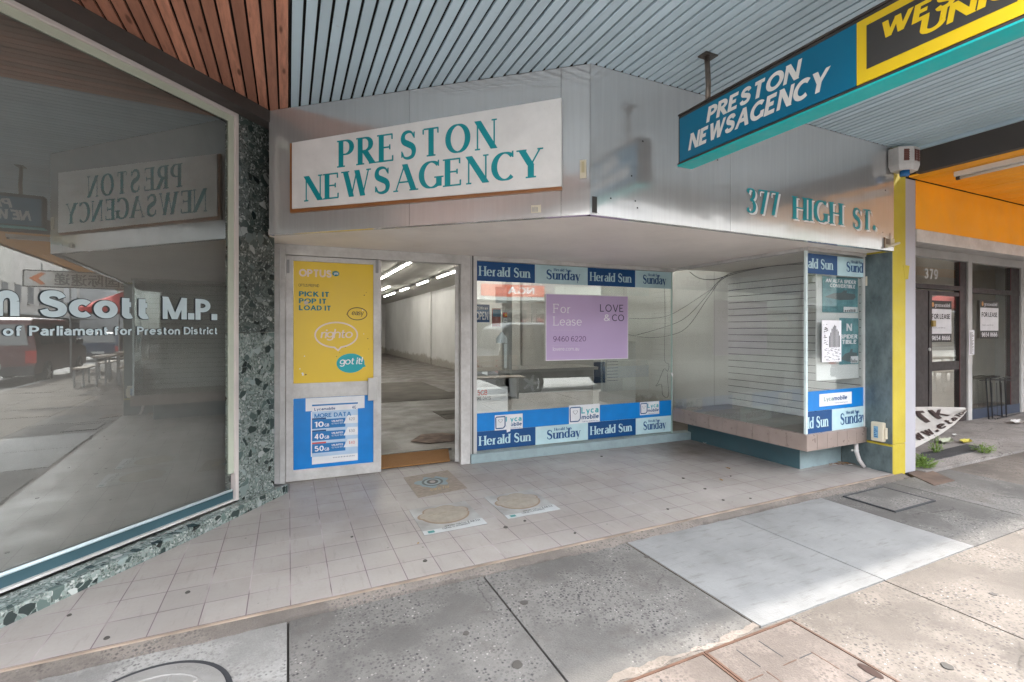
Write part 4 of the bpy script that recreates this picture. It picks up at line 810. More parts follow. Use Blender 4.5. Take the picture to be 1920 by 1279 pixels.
def bubble(P, cx, cy_, rx, ry, tail, m, d, ring=0):
    pts = []
    n = 40; ta = math.atan2((tail[1]-cy_)/ry, (tail[0]-cx)/rx)
    for i in range(n+1):
        th = ta+.16+(2*math.pi-.32)*i/n; pts.append((cx+rx*math.cos(th), cy_+ry*math.sin(th)))
    pts.append(tail); mb = MB()
    if not ring:
        for i in range(len(pts)-2): mb.face([P.at(*pts[i], d), P.at(*pts[i+1], d), P.at(cx, cy_, d)], m)
        mb.face([P.at(*pts[-2], d), P.at(*tail, d), P.at(*pts[0], d)], m); mb.face([P.at(*pts[-2], d), P.at(*pts[0], d), P.at(cx, cy_, d)], m)
    else:
        N = len(pts)
        for i in range(N):
            p, q = pts[i], pts[(i+1) % N]; dx, dy = q[0]-p[0], q[1]-p[1]; mm = math.hypot(dx, dy) or 1; nx, ny = -dy/mm*ring/2, dx/mm*ring/2; ex, ey = dx/mm*ring*.3, dy/mm*ring*.3
            mb.face([P.at(p[0]-nx-ex, p[1]-ny-ey, d+.00004*i), P.at(q[0]-nx+ex, q[1]-ny+ey, d+.00004*i), P.at(q[0]+nx+ex, q[1]+ny+ey, d+.00004*i), P.at(p[0]+nx-ex, p[1]+ny-ey, d+.00004*i)], m)
    return mb
px_ = lambda x, y: (u0+x*wd, z0+y*hh)
bubble(W, *px_(.79, .575), .125*wd, .052*hh, px_(.655, .57), ink, D, .007).build('speech_bubble', t)
bubble(W, *px_(.525, .395), .265*wd, .105*hh, px_(.545, .265), pinkw2, D, .014).build('speech_bubble', t)
bubble(W, *px_(.705, .155), .18*wd, .082*hh, px_(.905, .125), tq, D).build('speech_bubble', t)
letters(t, W, [('easy', .715, .563, .045, .155, ink, 'light', .15, -.02), ('righto', .325, .37, .075, .40, pinkw2, 'sans', .15, -.02), ('got it!', .56, .145, .06, .29, fw, 'sans', .15, .0)], u0, u1, z0, z1, D+.0025)
bubble(W, *px_(.515, .91), .045*wd, .022*hh, px_(.47, .928), dteal2, D).build('logo_bubble', t); letters(t, W, [('yes', .487, .90, .028, .06, fw, 'sans', .15, -.02)], u0, u1, z0, z1, D+.002)
mb = MB()
for k in range(16):
    mb = MB(); x, y = random.choice([(random.uniform(.05, .2), random.uniform(.05, .25)), (random.uniform(.85, .97), random.uniform(.1, .95)), (random.uniform(.3, .7), random.uniform(.2, .5))]); r = random.uniform(.004, .011); q = [px_(x, y)[0], px_(x, y)[1]]
    mb.pprism(W, [(q[0]+r*random.uniform(.5, 1.2)*math.cos(a_), q[1]+r*random.uniform(.4, 1)*math.sin(a_)) for a_ in [j*math.pi/3 for j in range(6)]], D, D+.0006, random.choice([flat('tear_brown', (.16, .09, .02)), paper]) if k < 1 else (MT.setdefault('tear', flat('tear_mark', (.16, .09, .02))) if k % 3 else paper)); mb.build('tear_mark', t)
mb = MB(); mb.pprism(W, [(px_(.15, .645)[0]+.018*math.cos(a_), px_(.15, .66)[1]+.02*math.sin(a_)) for a_ in [j*math.pi/5 for j in range(10)]], D+.002, D+.003, flat('peeled_paper', (.45, .40, .34)))
mb.build('peeled_patch', t)
t, u0, u1, z0, z1 = sheet(W, 'door_poster', 'plain blue panel in the lower half of the closed door', 'poster', [(550, 747.4), (700.4, 741), (700.4, 867), (550.6, 884)], lyb, -.004)
t, u0, u1, z0, z1 = sheet(W, 'data_poster', 'white and pale blue price poster stuck on the blue door panel', 'poster', [(584.5, 757), (671, 753), (671, 862.5), (585.5, 871.5)], paper, -.0005)
plb = flat('pale_print_blue', (.42, .56, .72)); mid = flat('mid_print_blue', (.01, .16, .42)); 
w_, h_ = u1-u0, z1-z0
mb = MB(); mb.pbox(W, u0, u1, z0+.12*h_, z0+.87*h_, -.0004, .0002, plb); mb.pbox(W, u0, u1, z0+.96*h_, z0+.985*h_, -.0004, .0002, mid); mb.build('printed_ground', t)
redp = flat('red_print', (.6, .08, .05))
for k, (gb, pr) in enumerate((('10', '20'), ('40', '30'), ('50', '40'))):
    y = .585-.2*k; mb = MB(); mb.pbox(W, u0, u0+.72*w_, z0+y*h_, z0+(y+.15)*h_, .0003, .0008, mid); mb.pprism(W, [(u0+.68*w_, z0+(y+.055)*h_), (u0+w_, z0+(y+.05)*h_), (u0+w_, z0+(y+.185)*h_), (u0+.77*w_, z0+(y+.19)*h_)], .0009, .0014, paper); mb.pbox(W, u0, u0+.3*w_, z0+(y+.151)*h_, z0+(y+.175)*h_, .0003, .0008, redp if k == 2 else navy); mb.build('price_band', t)
    letters(t, W, [(gb, .05, y+.025, .09, .20, fw, 'bold'), ('GB', .265, y+.025, .05, .10, fw, 'bold'), ('UNLIMITED', .42, y+.095, .03, .25, fw, 'bold'), ('OZ TALK & TEXT', .42, y+.055, .025, .25, fw, 'sans'), ('$'+pr, .80, y+.10, .05, .13, redp if k == 2 else grey, 'sans')], u0, u1, z0, z1, .0018)
letters(t, W, [('MORE DATA', .05, .765, .07, .80, mid, 'bold', 0, .05), ('Lycamobile', .05, .885, .045, .45, navy, 'bold'), ('4G', .87, .88, .05, .09, navy, 'bold')], u0, u1, z0, z1, .0018)
mb = MB()
for k in range(14): mb.pbox(W, u0+(.45+.035*k)*w_, u0+(.465+.035*k)*w_, z0+.075*h_, z0+.092*h_, .0003, .0008, navy if k % 2 else grey)
mb.build('small_icons', t)
t, *_ = sheet(W, 'torn_paper', 'torn white paper behind the price poster on the door', 'paper', [(573, 746.5), (683.5, 742.5), (683.5, 765.5), (573, 771)], paper, -.0022)
t2, *_ = sheet(W, 'torn_paper', 'white slip showing along the left edge of the price poster', 'paper', [(582.5, 772), (590, 772), (590, 856), (583.5, 857)], paper, -.0016)

# lettering on the office window
ol = thing('office_lettering', 'pale blue office name lettering with dark outlines on the tinted window', 'lettering', S.at(-1.0, 1.4, -.01))
pbl = flat('pale_blue_letters', (.50, .60, .63), .4); olk = flat('letter_outline', (.03, .045, .055))
def outlined(s, a, b, top, st, gap, off):
    d = -.0095; u0, v0 = S.px(*a, d); u1, v1 = S.px(*b, d); h = S.px(*top, d)[1]-v0; wd = u1-u0
    mb = MB(); text(mb, S, s, u0, v0, h, pbl, st, wd, d+.006, 0, gap); mb.build('lettering', ol)
    mb = MB()
    for k, (dx, dz) in enumerate(((off, -off), (-off, off), (off, off), (-off, -off), (0, -off), (0, off), (off, 0), (-off, 0))): text(mb, S, s, u0+dx, v0+dz, h, olk, st, wd, d+.0004*k*.8, 0, gap)
    mb.build('letter_outline', ol)
outlined('Scott', (70, 594), (281, 597), (70, 543), 'black', .02, .0042); outlined('M.P.', (303, 598), (407, 599.5), (303, 556), 'black', .03, .004)
outlined('n', (-14, 592), (35, 592.5), (-14, 525), 'black', .03, .0042); outlined('of Parliament for Preston District', (4, 630), (407, 629), (60, 611), 'bold', .075, .0025)

# stickers and papers in the main window
t, u0, u1, z0, z1 = sheet(W, 'open_sign', 'blue and white OPEN sign hanging inside the main window', 'sign', [(893.5, 571), (918, 571.5), (918, 604), (893.5, 605)], navy, -.012); mb = MB(); letters(t, W, [('ES,We are', .02, .72, .17, .85, fw, 'bold', 0, .04), ('OPEN', -.06, .14, .46, .95, fw, 'bold', 0, .05)], u0, u1, z0, z1, -.0108)
t, u0, u1, z0, z1 = sheet(W, 'window_sticker', 'dark red and blue notice beside the blue open sign', 'sticker', [(922, 578), (939, 579), (939, 612), (923, 613)], flat('notice_red', (.26, .05, .03)), -.012); mb = MB(); mb.pbox(W, u0+.1*(u1-u0), u1, z0+.55*(z1-z0), z1-.01, -.0118, -.011, flat('notice_blue', (.03, .12, .2))); mb.build('printed_block', t)
t, u0, u1, z0, z1 = sheet(W, 'window_sticker', 'small red and yellow card sticker in the main window', 'sticker', [(943, 586), (951, 586), (951, 595), (943, 595)], flat('card_red', (.55, .08, .03)), -.012); mb = MB(); mb.lathe
mb = MB(); c = ((u0+u1)/2+.008, (z0+z1)/2); mb.pprism(W, [(c[0]+.014*math.cos(a_), c[1]+.014*math.sin(a_)) for a_ in [k*math.pi/6 for k in range(12)]], -.0115, -.011, flat('card_yellow', (.7, .4, .03))); mb.build('emblem', t)
t, u0, u1, z0, z1 = sheet(W, 'window_sticker', 'small white card sticker with blue lettering below the red one', 'sticker', [(943.5, 597), (951, 597), (951, 604), (943.5, 604)], paper, -.012); letters(t, W, [('VISA', .1, .35, .35, .8, navy, 'bold', .2)], u0, u1, z0, z1, -.011)
for lab, q in (('upper pale paper taped high inside the main window', [(929, 538), (950, 538), (950, 569), (929, 567)]), ('pale paper with a pointed top in the left of the main window', None), ('long pale strip of paper under the pointed one', [(945, 645), (950.5, 645), (950.5, 690), (945, 690)])):
    if q: sheet(W, 'window_paper', lab, 'paper', q, flat('pale_paper', (.60, .66, .68), .6), -.03)
    else:
        o = MB().pprism(W, [W.px(930.5, 643.5, -.03), W.px(951, 643.5, -.03), W.px(951, 634, -.03), W.px(941, 621.5, -.03), W.px(930.5, 634.5, -.03)], -.031, -.03, flat('pale_paper', (.60, .66, .68), .6)).build('window_paper'); tag(o, lab, 'paper')
t, u0, u1, z0, z1 = sheet(W, 'phone_flyer', 'white flyer reading 45GB at the lower left of the main window', 'poster', [(893.5, 727), (952, 725), (952, 776), (893.5, 779)], paper, -.02); letters(t, W, [('45GB', -.08, .72, .2, .42, redp, 'bold', 0, .03), ('MORE DAYS', -.10, .55, .13, .55, grey, 'bold', 0, .05)], u0, u1, z0, z1, -.0185)
o = MB(); a = W.px(1259.5, 702.5, .01); o.pprism(W, [(a[0]-.02, a[1]+.02), (a[0]+.005, a[1]+.03), (a[0]+.02, a[1]-.005), (a[0]+.005, a[1]-.03)], .013, .014, paper); tag(o.build('tape_scrap'), 'scrap of white tape on the glass edge of the main window', 'tape')

# magazine posters and sketch behind the bay glass
P9 = Panel((4.45, 3.02, 0), (1, 0)); tealp = NT('car_poster_teal').set(.4); vv = tealp.co(); tealp.col(tealp.mix(tealp.ramp(tealp.noise(vv, 7, 5, .6), [(.35, 0.0), (.65, 1.0)]), (.05, .15, .18), (.14, .33, .36))); tealp = tealp.m
poly = paint('white_board', (.52, .52, .51), .5)
t, *_ = sheet(P9, 'display_board', 'grey slotted display board behind the bay window glass', 'board', [(1531, 512), (1622, 516), (1622, 706), (1531, 716)], slw, 0, .01)
for lab, q, k in (('upper magazine poster of a teal open car in the bay window', [(1542, 518), (1608.5, 521), (1608.5, 586), (1542, 587)], 0), ('lower magazine poster of a teal open car, half hidden by the sketch sheet', [(1574, 596), (1609.5, 597), (1609.5, 682), (1574, 684)], 1)):
    t, u0, u1, z0, z1 = sheet(P9, 'car_poster', lab, 'poster', q, tealp, .006+.003*k); w_, h_ = u1-u0, z1-z0; d = .0075+.003*k
    if k == 0: letters(t, P9, [('AN ALFA SPIDER', .08, .83, .10, .86, fw, 'black', .1, .02), ('CONVERTIBLE', .2, .70, .10, .72, fw, 'black', .1, .02)], u0, u1, z0, z1, d)
    else: letters(t, P9, [('N', .35, .72, .16, .3, fw, 'black', 0), ('SPIDER', .02, .555, .09, .92, fw, 'black', .1, .02), ('TIBLE', .1, .44, .09, .8, fw, 'black', .1, .02)], u0, u1, z0, z1, d)
    mb = MB(); y0 = .42 if k == 0 else .12
    car = [(.05, .0), (.3, .16), (.55, .20), (.62, .30), (.72, .30), (.70, .2), (.95, .17), (.98, .05), (.9, -.06), (.5, -.1)]
    mb.pprism(P9, [(u0+x*w_*.95, z0+(y0+y*.7)*h_) for x, y in car], d, d+.0007, flat('car_print', (.10, .12, .13))); mb.pbox(P9, u0+.58*w_, u1-.01, z0+.02*h_, z0+.17*h_, d+.0008, d+.0014, paper)
    for i in range(6): mb.pbox(P9, u0+(.61+.055*i)*w_, u0+(.64+.055*i)*w_, z0+.03*h_, z0+(.08+.05*random.random())*h_, d+.0015, d+.0019, ink)
    mb.build('car_print', t)
t, u0, u1, z0, z1 = sheet(BF, 'sketch_sheet', 'white sheet with a black line drawing of towers on the bay window', 'poster', [(1541.5, 601), (1578, 600.5), (1577, 678), (1541, 679)], fw, .0045); mb = MB(); w_, h_ = u1-u0, z1-z0
for k in range(9):
    x = .36+.065*k; top = .55+.3*math.sin(math.pi*(k+.5)/9)+random.uniform(-.04, .03); mb.pbox(BF, u0+x*w_, u0+(x+.035)*w_, z0+.35*h_, z0+top*h_, .005, .0056, ink); mb.pprism(BF, [(u0+(x-.01)*w_, z0+top*h_), (u0+(x+.045)*w_, z0+top*h_), (u0+(x+.018)*w_, z0+(top+.05)*h_)], .005, .0056, ink)
for k in range(60):
    x, y = random.uniform(.1, .92), random.uniform(.03, .34); mb.pbox(BF, u0+x*w_, u0+min(.96, x+random.uniform(.03, .12))*w_, z0+y*h_, z0+(y+.008)*h_, .005+.00001*k, .0055+.00001*k, ink)
for k in range(30):
    x, y = random.uniform(.06, .26), random.uniform(.35, .95); mb.pbox(BF, u0+x*w_, u0+(x+random.uniform(.02, .1))*w_, z0+y*h_, z0+(y+.012)*h_, .005+.00001*k, .0055+.00001*k, ink)
mb.build('line_drawing', t)

# lease notices next door
for lab, q, pl_ in (('for lease notice on the dark framed glass door', [(1744, 563), (1784, 565), (1784, 641), (1744, 642)], N3), ('for lease notice on the fixed pane right of the glass door', [(1838, 562), (1872, 564), (1872, 634), (1838, 635)], N3)):
    t, u0, u1, z0, z1 = sheet(pl_, 'lease_notice', lab, 'notice', q, fw, .02); w_, h_ = u1-u0, z1-z0; mb = MB(); mb.pbox(pl_, u0, u1, z1-.2*h_, z1, .0202, .0212, dgr); mb.build('dark_band', t); mb = MB(); mb.pbox(pl_, u0, u1, z0, z0+.2*h_, .0202, .0212, dgr); mb.build('dark_band', t)
    letters(t, pl_, [('FOR LEASE', .07, .56, .12, .86, ink, 'bold', 0, .05), ('9654 8666', .07, .045, .11, .86, fw, 'bold', 0, .06), ('grosswaddell', .2, .85, .09, .72, fw, 'sans', 0, .05), ('Street Level 300 m2', .1, .33, .035, .6, grey, 'sans')], u0, u1, z0, z1, .0222)
    mb = MB(); c = (u0+.12*w_, z1-.1*h_); mb.pprism(pl_, [(c[0]+.05*w_*math.cos(a_), c[1]+.06*h_*math.sin(a_)) for a_ in [k*math.pi/6 for k in range(12)]], .0213, .0225, flat('notice_orange', (.7, .35, .12))); mb.build('emblem', t)
t, u0, u1, z0, z1 = sheet(N3, 'paper_notice', 'narrow white notice on the left edge of the fixed pane', 'notice', [(1817, 619), (1827, 619), (1827, 665), (1817, 666)], fw, .056); mb = MB()
for k in range(22): mb.pbox(N3, u0+.15*(u1-u0), u0+random.uniform(.5, .9)*(u1-u0), z0+(.05+.04*k)*(z1-z0), z0+(.065+.04*k)*(z1-z0), .0562, .0568, ink)
mb.build('printed_lines', t)
# ================================================================== SMALL THINGS
plast = paint('cream_plastic', (.58, .52, .40), .4, .1, 8); dark = flat('dark_slot', (.03, .028, .026)); redlv = flat('rusty_louvre', (.16, .06, .045))
# alarm box on the corner of the fascia
c = Vector((5.37, 2.60, 2.925)); ab = thing('alarm_box', 'white louvred alarm box with blue strobe on top of the yellow pillar', 'alarm', c)
hexp = [(x*.8, y*.8) for x, y in ((-.16, .10), (-.175, -.02), (-.04, -.105), (.10, -.105), (.165, -.01), (.16, .10))]
mb = MB(); b_ = [(c.x+x*.86, c.y+y*.86) for x, y in hexp]; t_ = [(c.x+x, c.y+y) for x, y in hexp]
n = 6; k = len(mb.v); mb.v += [Vector((x, y, c.z+.0)) for x, y in b_]+[Vector((x, y, c.z+.05)) for x, y in t_]+[Vector((x, y, c.z+.215)) for x, y in t_]; mi = mb.mat(paint('alarm_white', (.62, .60, .58), .45, .2, 5, dirt=.4, dirtcol=(.2, .12, .1)))
for lv in (0, 6):
    for i in range(6): j = (i+1) % 6; mb.f.append((lv+i, lv+j, lv+6+j, lv+6+i)); mb.mi.append(mi)
mb.f += [tuple(range(5, -1, -1)), tuple(range(12, 18))]; mb.mi += [mi, mi]; mb.build('housing', ab, bevel=.004)
def facelouvre(p, q, a0, a1, z0, z1):
    p = Vector((c.x+p[0], c.y+p[1], 0)); q = Vector((c.x+q[0], c.y+q[1], 0)); u = (q-p); L = u.length; Pn = Panel((p.x, p.y, c.z), (u.x, u.y)); mb = MB(); mb.pbox(Pn, a0*L, a1*L, z0, z1, .0005, .003, redlv)
    for i in range(5): zz = z0+(z1-z0)*(i+.3)/5; mb.pbox(Pn, a0*L, a1*L, zz, zz+.008, .0032, .009, redlv)
    mb.build('louvre', ab)
facelouvre(hexp[1], hexp[2], .35, .7, .08, .19); facelouvre(hexp[2], hexp[3], .15, .42, .08, .19); facelouvre(hexp[2], hexp[3], .55, .85, .08, .19)
mb = MB(); mb.lathe([(0, -.05), (.035, -.05), (.04, -.04), (.04, 0), (0, 0)], flat('strobe_blue', (.01, .13, .35), .2), (c.x-.03, c.y-.01, c.z), 16); mb.build('strobe', ab, smooth=True)
# key switch, plates on the fascia
a, b = FL.px(1087.5, 301), FL.px(1099.5, 334); mb = MB(); mb.pbox(FL, a[0], b[0], b[1], a[1], .001, .008, plast); ks = mb.build('key_switch'); tag(ks, 'cream key switch plate near the corner of the steel fascia', 'switch'); ks_ = ks
mb = MB(); mb.pbox(FL, a[0]+.012, b[0]-.012, b[1]+.035, a[1]-.012, .0085, .011, paint('plate_yellow', (.42, .36, .22), .4)); mb.build('switch_face', ks)
a, b = FL.px(996, 385.5), FL.px(1014.5, 398.5); mb = MB(); mb.pbox(FL, a[0], b[0], b[1], a[1], .001, .002, plast); q = mb.build('label_plate'); tag(q, 'small worn label on the steel below the wall sign', 'label'); mb = MB()
for k in range(5): mb.pbox(FL, a[0]+.006+.009*k, a[0]+.011+.009*k, b[1]+.006, a[1]-random.uniform(.006, .016), .0022, .0028, grey)
mb.build('printed_marks', q)
a, b = FR.px(1110, 368), FR.px(1119, 400); mb = MB(); mb.pbox(FR, a[0], b[0], b[1], a[1], .001, .003, dark); mb.pbox(FR, a[0]-.004, b[0]+.003, b[1]-.004, b[1]-.0005, .001, .005, alu); q = mb.build('cable_hole'); tag(q, 'dark cut-out at the lower corner of the steel fascia', 'opening')
brk = thing('sign_bracket', 'rusty torn bracket at the right end of the steel fascia', 'bracket', FR.at(3.47, 2.2, .01)); mb = MB(); a, b = FR.px(1657, 446), FR.px(1676, 464); mb.pbox(FR, a[0], b[0], b[1], a[1], .001, .006, plast); mb.build('back_plate', brk)
mb = MB(); mb.pbox(FR, a[0]-.004, a[0]+.006, b[1]-.02, a[1]+.005, .0065, .012, flat('rust_brown', (.16, .08, .04)))
for k in range(4): mb.pbox(FR, a[0]+.025+.02*k, a[0]+.033+.02*k, b[1]+.02, a[1]+(.05 if k == 3 else -.004), .0065, .010, flat('rust_brown2', (.12, .06, .035)) if k == 0 else mb.m[-1])
mb.tube([FR.at(a[0]+.01, b[1]-.01, .02), FR.at(b[0]+.03, b[1]+.04, .03)], .012, plast); mb.build('broken_arm', brk)
# switch on the bay window, power outlet, conduit
a, b = BF.px(1618, 519), BF.px(1626, 537); mb = MB(); mb.pbox(BF, a[0]+.0, b[0]+.0, b[1], a[1], .021, .04, plast); q = mb.build('door_contact', bevel=.003); tag(q, 'small cream contact switch at the upper right of the bay window', 'switch'); mb = MB(); mb.tube([BF.at(b[0], (a[1]+b[1])/2, .03), BF.at(b[0]+.07, (a[1]+b[1])/2-.03, .035)], .012, alu); mb.build('metal_tab', q)
SF = Panel((5.356, 2.95, 0), (0, -1)); a, b = SF.px(1638, 789), SF.px(1662, 829); pb = thing('power_outlet', 'cream weatherproof power outlet on the green marble pillar', 'outlet', SF.at((a[0]+b[0])/2, b[1], .03)); mb = MB(); mb.pbox(SF, a[0], b[0], b[1], a[1], .001, .055, plast); mb.build('outlet_box', pb, bevel=.012); mb = MB(); mb.pbox(SF, b[0]+.0, b[0]+.016, b[1]+.03, a[1]-.05, .002, .04, plast); mb.build('side_clip', pb, bevel=.006)
mb = MB(); mb.pbox(SF, a[0]+.03, b[0]-.045, b[1]+.035, a[1]-.04, .0555, .0565, flat('outlet_label_blue', (.16, .33, .48))); 
for k in range(5): mb.pbox(SF, a[0]+.034, b[0]-.05-.01*(k % 3), b[1]+.045+.018*k, b[1]+.052+.018*k, .0567, .0572, navy)
mb.build('outlet_label', pb)
cd = thing('conduit', 'grey conduit pipe running from the bay shelf to the ground', 'pipe', (5.28, 2.96, 0)); mb = MB(); pvc = paint('pvc_grey', (.50, .47, .46), .4, .1, 6)
mb.tube([(5.27, 2.985, .262), (5.272, 2.98, .16), (5.29, 2.965, .08), (5.315, 2.93, .012)], [.02, .02, .019, .017], pvc, 12); mb.build('pipe', cd, smooth=True); mb = MB(); mb.box(5.235, 5.31, 3.0, 3.012, .165, .18, alu); mb.tube([(5.271, 2.982, .164), (5.271, 2.981, .182)], .023, alu, 12); mb.build('pipe_clip', cd)
# fluorescent batten under the orange canopy
fb = thing('fluorescent_batten', 'white fluorescent batten under the orange canopy', 'light', (5.86, 1.8, 2.87)); mb = MB(); mb.box(5.83, 5.89, 1.15, 2.42, 2.885, 2.933, paint('batten_white', (.7, .7, .68), .4)); mb.build('batten_body', fb, bevel=.004); mb = MB(); mb.tube([(5.86, 1.19, 2.868), (5.86, 2.38, 2.868)], .014, flat('unlit_tube', (.78, .78, .76), .25), 12); mb.build('light_tube', fb, smooth=True); mb = MB(); mb.box(5.845, 5.875, 2.38, 2.41, 2.855, 2.884, dark); mb.box(5.845, 5.875, 1.16, 1.19, 2.855, 2.884, dark); mb.build('tube_holder', fb)
# lit tubes inside the shop; those ending the list are added unseen fill
emt = m_emit('lit_tube', (1, .96, .88), 3.7); bat = flat('inside_batten', (.6, .6, .58))
src = None
def tubes(label, x, y0, y1):
    t = thing('ceiling_light', label, 'light', (x, (y0+y1)/2, 2.94), 'lit fluorescent tubes inside the shop'); mb = MB(); mb.box(x-.05, x+.05, y0, y1, 2.965, 3.019, bat); mb.build('batten_body', t); mb = MB(); mb.tube([(x, y0+.03, 2.945), (x, y1-.03, 2.945)], .016, emt, 8); mb.build('light_tube', t)
for k, (x, y0, y1, lb) in enumerate(((2.52, 10.2, 11.4, 'nearest lit tube of the left row on the shop ceiling'), (2.52, 11.5, 12.7, 'second lit tube of the left row on the shop ceiling'), (2.52, 12.8, 14.0, 'third lit tube of the left row on the shop ceiling'), (2.52, 14.1, 15.3, 'farthest lit tube of the left row on the shop ceiling'), (3.98, 11.3, 12.5, 'nearest lit tube of the right row, close to the door head'), (3.98, 12.6, 13.8, 'second lit tube of the right row on the shop ceiling'), (3.98, 14.8, 16.2, 'third lit tube of the right row on the shop ceiling'), (3.98, 17.5, 18.9, 'fourth lit tube of the right row on the shop ceiling'), (3.98, 20, 22.4, 'farthest lit tube of the right row on the shop ceiling'), (3.25, 17.2, 18.8, 'short lit tube between the two rows deep in the shop'), (1.2, 6.4, 7.6, 'added fill tube just inside the shop, unseen above the closed door'), (3.9, 6.6, 7.8, 'added fill tube just inside the shop, unseen behind the main window'), (1.2, 12.4, 15.4, 'long added fill tube above the left side of the shop, mid depth'), (1.2, 18, 22, 'long added fill tube above the left side of the shop, far back'), (2.52, 17, 21, 'very long added fill tube, unseen, far along the left row'), (2.52, 23, 28, 'last added fill tube at the very back of the left row'), (4.75, 5.1, 6.3, 'added fill tube close to the bay window inside the shop'), (2.4, 5.2, 6.4, 'added fill tube just inside the shop, behind the newspaper strip'))): tubes(lb, x, y0, y1)
mb = MB(); mb.box(3.92, 4.04, 12.55, 26, 3.0, 3.0195, dark); q = mb.build('ceiling_track'); tag(q, 'dark cable track along the right row of ceiling tubes', 'track')
# door mat
coir = NT('coir').set(.95); vv = coir.co(); coir.col(coir.mix(coir.noise(vv, 220, 3), (.20, .09, .03), (.44, .23, .085))); coir.bump(coir.noise(vv, 260, 3), .8, .01); coir = coir.m
q = MB().prism([(.55, 4.94), (1.56, 4.92), (1.70, 5.42), (.55, 5.46)], .008, .022, coir).build('door_mat', bevel=.004); tag(q, 'worn orange-brown coir mat in the open doorway', 'mat')
mb = MB(); mb.prism([(.5, 5.47), (1.76, 5.43), (1.60, 4.90), (1.585, 4.90), (1.735, 5.415), (.5, 5.455)], .0075, .03, paint('mat_rim', (.13, .12, .11), .4)); tag(mb.build('mat_frame'), 'dark metal rim around the coir mat in the doorway', 'frame')
# floor stickers
def floor_sticker(label, q, kind):
    pts = [ground(*p, .003) for p in q]; o = Vector((*pts[3], .0)); u = Vector((pts[2][0]-pts[3][0], pts[2][1]-pts[3][1], 0)); v = Vector((pts[0][0]-pts[3][0], pts[0][1]-pts[3][1], 0)); L, H = u.length, v.length; K = Skew(o, u.normalized(), v.normalized()); t = thing('floor_sticker', label, 'sticker', o+(u+v)/2)
    if kind == 'eye':
        m = NT('brown_print').set(.5); vv = m.co(); m.col(m.mix(m.ramp(m.noise(m.co((3, 9, 1)), 6, 6, .7), [(.35, 0.0), (.65, 1.0)]), (.16, .125, .095), (.30, .255, .215))); mb = MB(); mb.pbox(K, 0, L, 0, H, .0005, .003, m.m); mb.build('sheet', t)
        cx, cy_ = .48*L, .55*H; cols = [(.33, .24, flat('print_grey_blue', (.17, .25, .28))), (.22, .19, flat('print_dark_blue', (.05, .075, .085))), (.17, .15, flat('print_pale_blue', (.25, .31, .33))), (.12, .11, flat('print_black_blue', (.035, .04, .045))), (.06, .06, flat('print_grey', (.32, .28, .27)))]; mb = MB()
        for k, (a, b, mm) in enumerate(cols): mb.pprism(K, [(cx+a*L*(1+.16*(k == 0)*math.sin(5*th))*math.cos(th), cy_+b*H*(1+.25*(k == 0)*math.cos(7*th))*math.sin(th)) for th in [j*math.pi/20 for j in range(40)]], .003, .0034+.0004*k, mm)
        mb.build('eye_print', t); mb = MB(); text(mb, K, 'care for', .3*L, .16*H, .12*H, flat('print_ochre', (.42, .30, .12)), 'light', .4*L, .0035, .2); mb.build('lettering', t); return
    m = NT('grey_print').set(.45); vv = m.co(); m.col(m.mix(m.ramp(m.noise(vv, 3.5, 3), [(.35, 0.0), (.65, 1.0)]), (.20, .195, .185), (.37, .375, .37))); mb = MB(); mb.pbox(K, 0, L, 0, H, .0005, .003, m.m); mb.build('sheet', t)
    mb = MB(); sand = NT('sand_print').set(.5); vv = sand.co(); sand.col(sand.mix(sand.ramp(sand.noise(vv, 12, 7, .7), [(.35, 0.0), (.7, 1.0)]), (.25, .22, .175), (.35, .315, .26))); sand = sand.m; edge = flat('print_brown_edge', (.23, .155, .095))
    def foot(s):
        out = []
        for j in range(72):
            th = j*math.pi/36; r = 1.0
            if math.sin(th) > -.15: r = .93+.2*abs(math.sin(th*4.0*.9+.1))**.7
            out.append((.5*L+.40*L*s*r*math.cos(th), .58*H+.33*H*s*r*math.sin(th)))
        return out
    mb.pprism(K, foot(1.0), .003, .0035, edge); mb.pprism(K, [(x+.006*L, y+.012*H) for x, y in foot(.93)], .0036, .004, sand)
    for k in range(3): mb.pprism(K, [(x, y) for x, y in [(.22*L+k*.2*L, .60*H+.05*k*H), (.38*L+k*.17*L, .66*H), (.38*L+k*.17*L, .667*H), (.22*L+k*.2*L, .608*H+.05*k*H)]], .0041, .0043, edge)
    mb.build('foot_print', t)
    mb = MB(); mb.pprism(K, [(0, 0), (L, 0), (L, .22*H), (.66*L, .20*H), (.3*L, .12*H), (0, .13*H)], .0044, .0048, flat('print_white', (.46, .485, .49))); mb.pbox(K, .07*L, .17*L, .03*H, .1*H, .0049, .0052, flat('print_teal', (.02, .2, .2))); mb.build('white_band', t)
    mb = MB(); text(mb, K, 'HOW DOES YOUR FOOT', .36*L, .135*H, .045*H, ink, 'bold', .36*L, .0052, 0, None, .03); mb.build('lettering', t); mb = MB(); text(mb, K, 'COMPARE TO AN ELEPHANTS?', .30*L, .07*H, .045*H, ink, 'bold', .46*L, .0058, 0, None, .05); mb.build('lettering', t); mb = MB(); text(mb, K, 'EARTH', .74*L, .14*H, .06*H, ink, 'bold', .2*L, .0052); mb.build('lettering', t)
floor_sticker('brown square floor sticker with a blue eye, nearest the doorway', [(756.5, 895.5), (853, 885), (876, 915), (784, 933)], 'eye')
floor_sticker('elephant footprint floor sticker on the left, below the brown one', [(766.5, 956), (873, 938.5), (914, 982), (796, 1004)], 'foot')
floor_sticker('elephant footprint floor sticker on the right, nearest the main window', [(907, 932), (999, 917.5), (1051, 955), (953, 973)], 'foot')
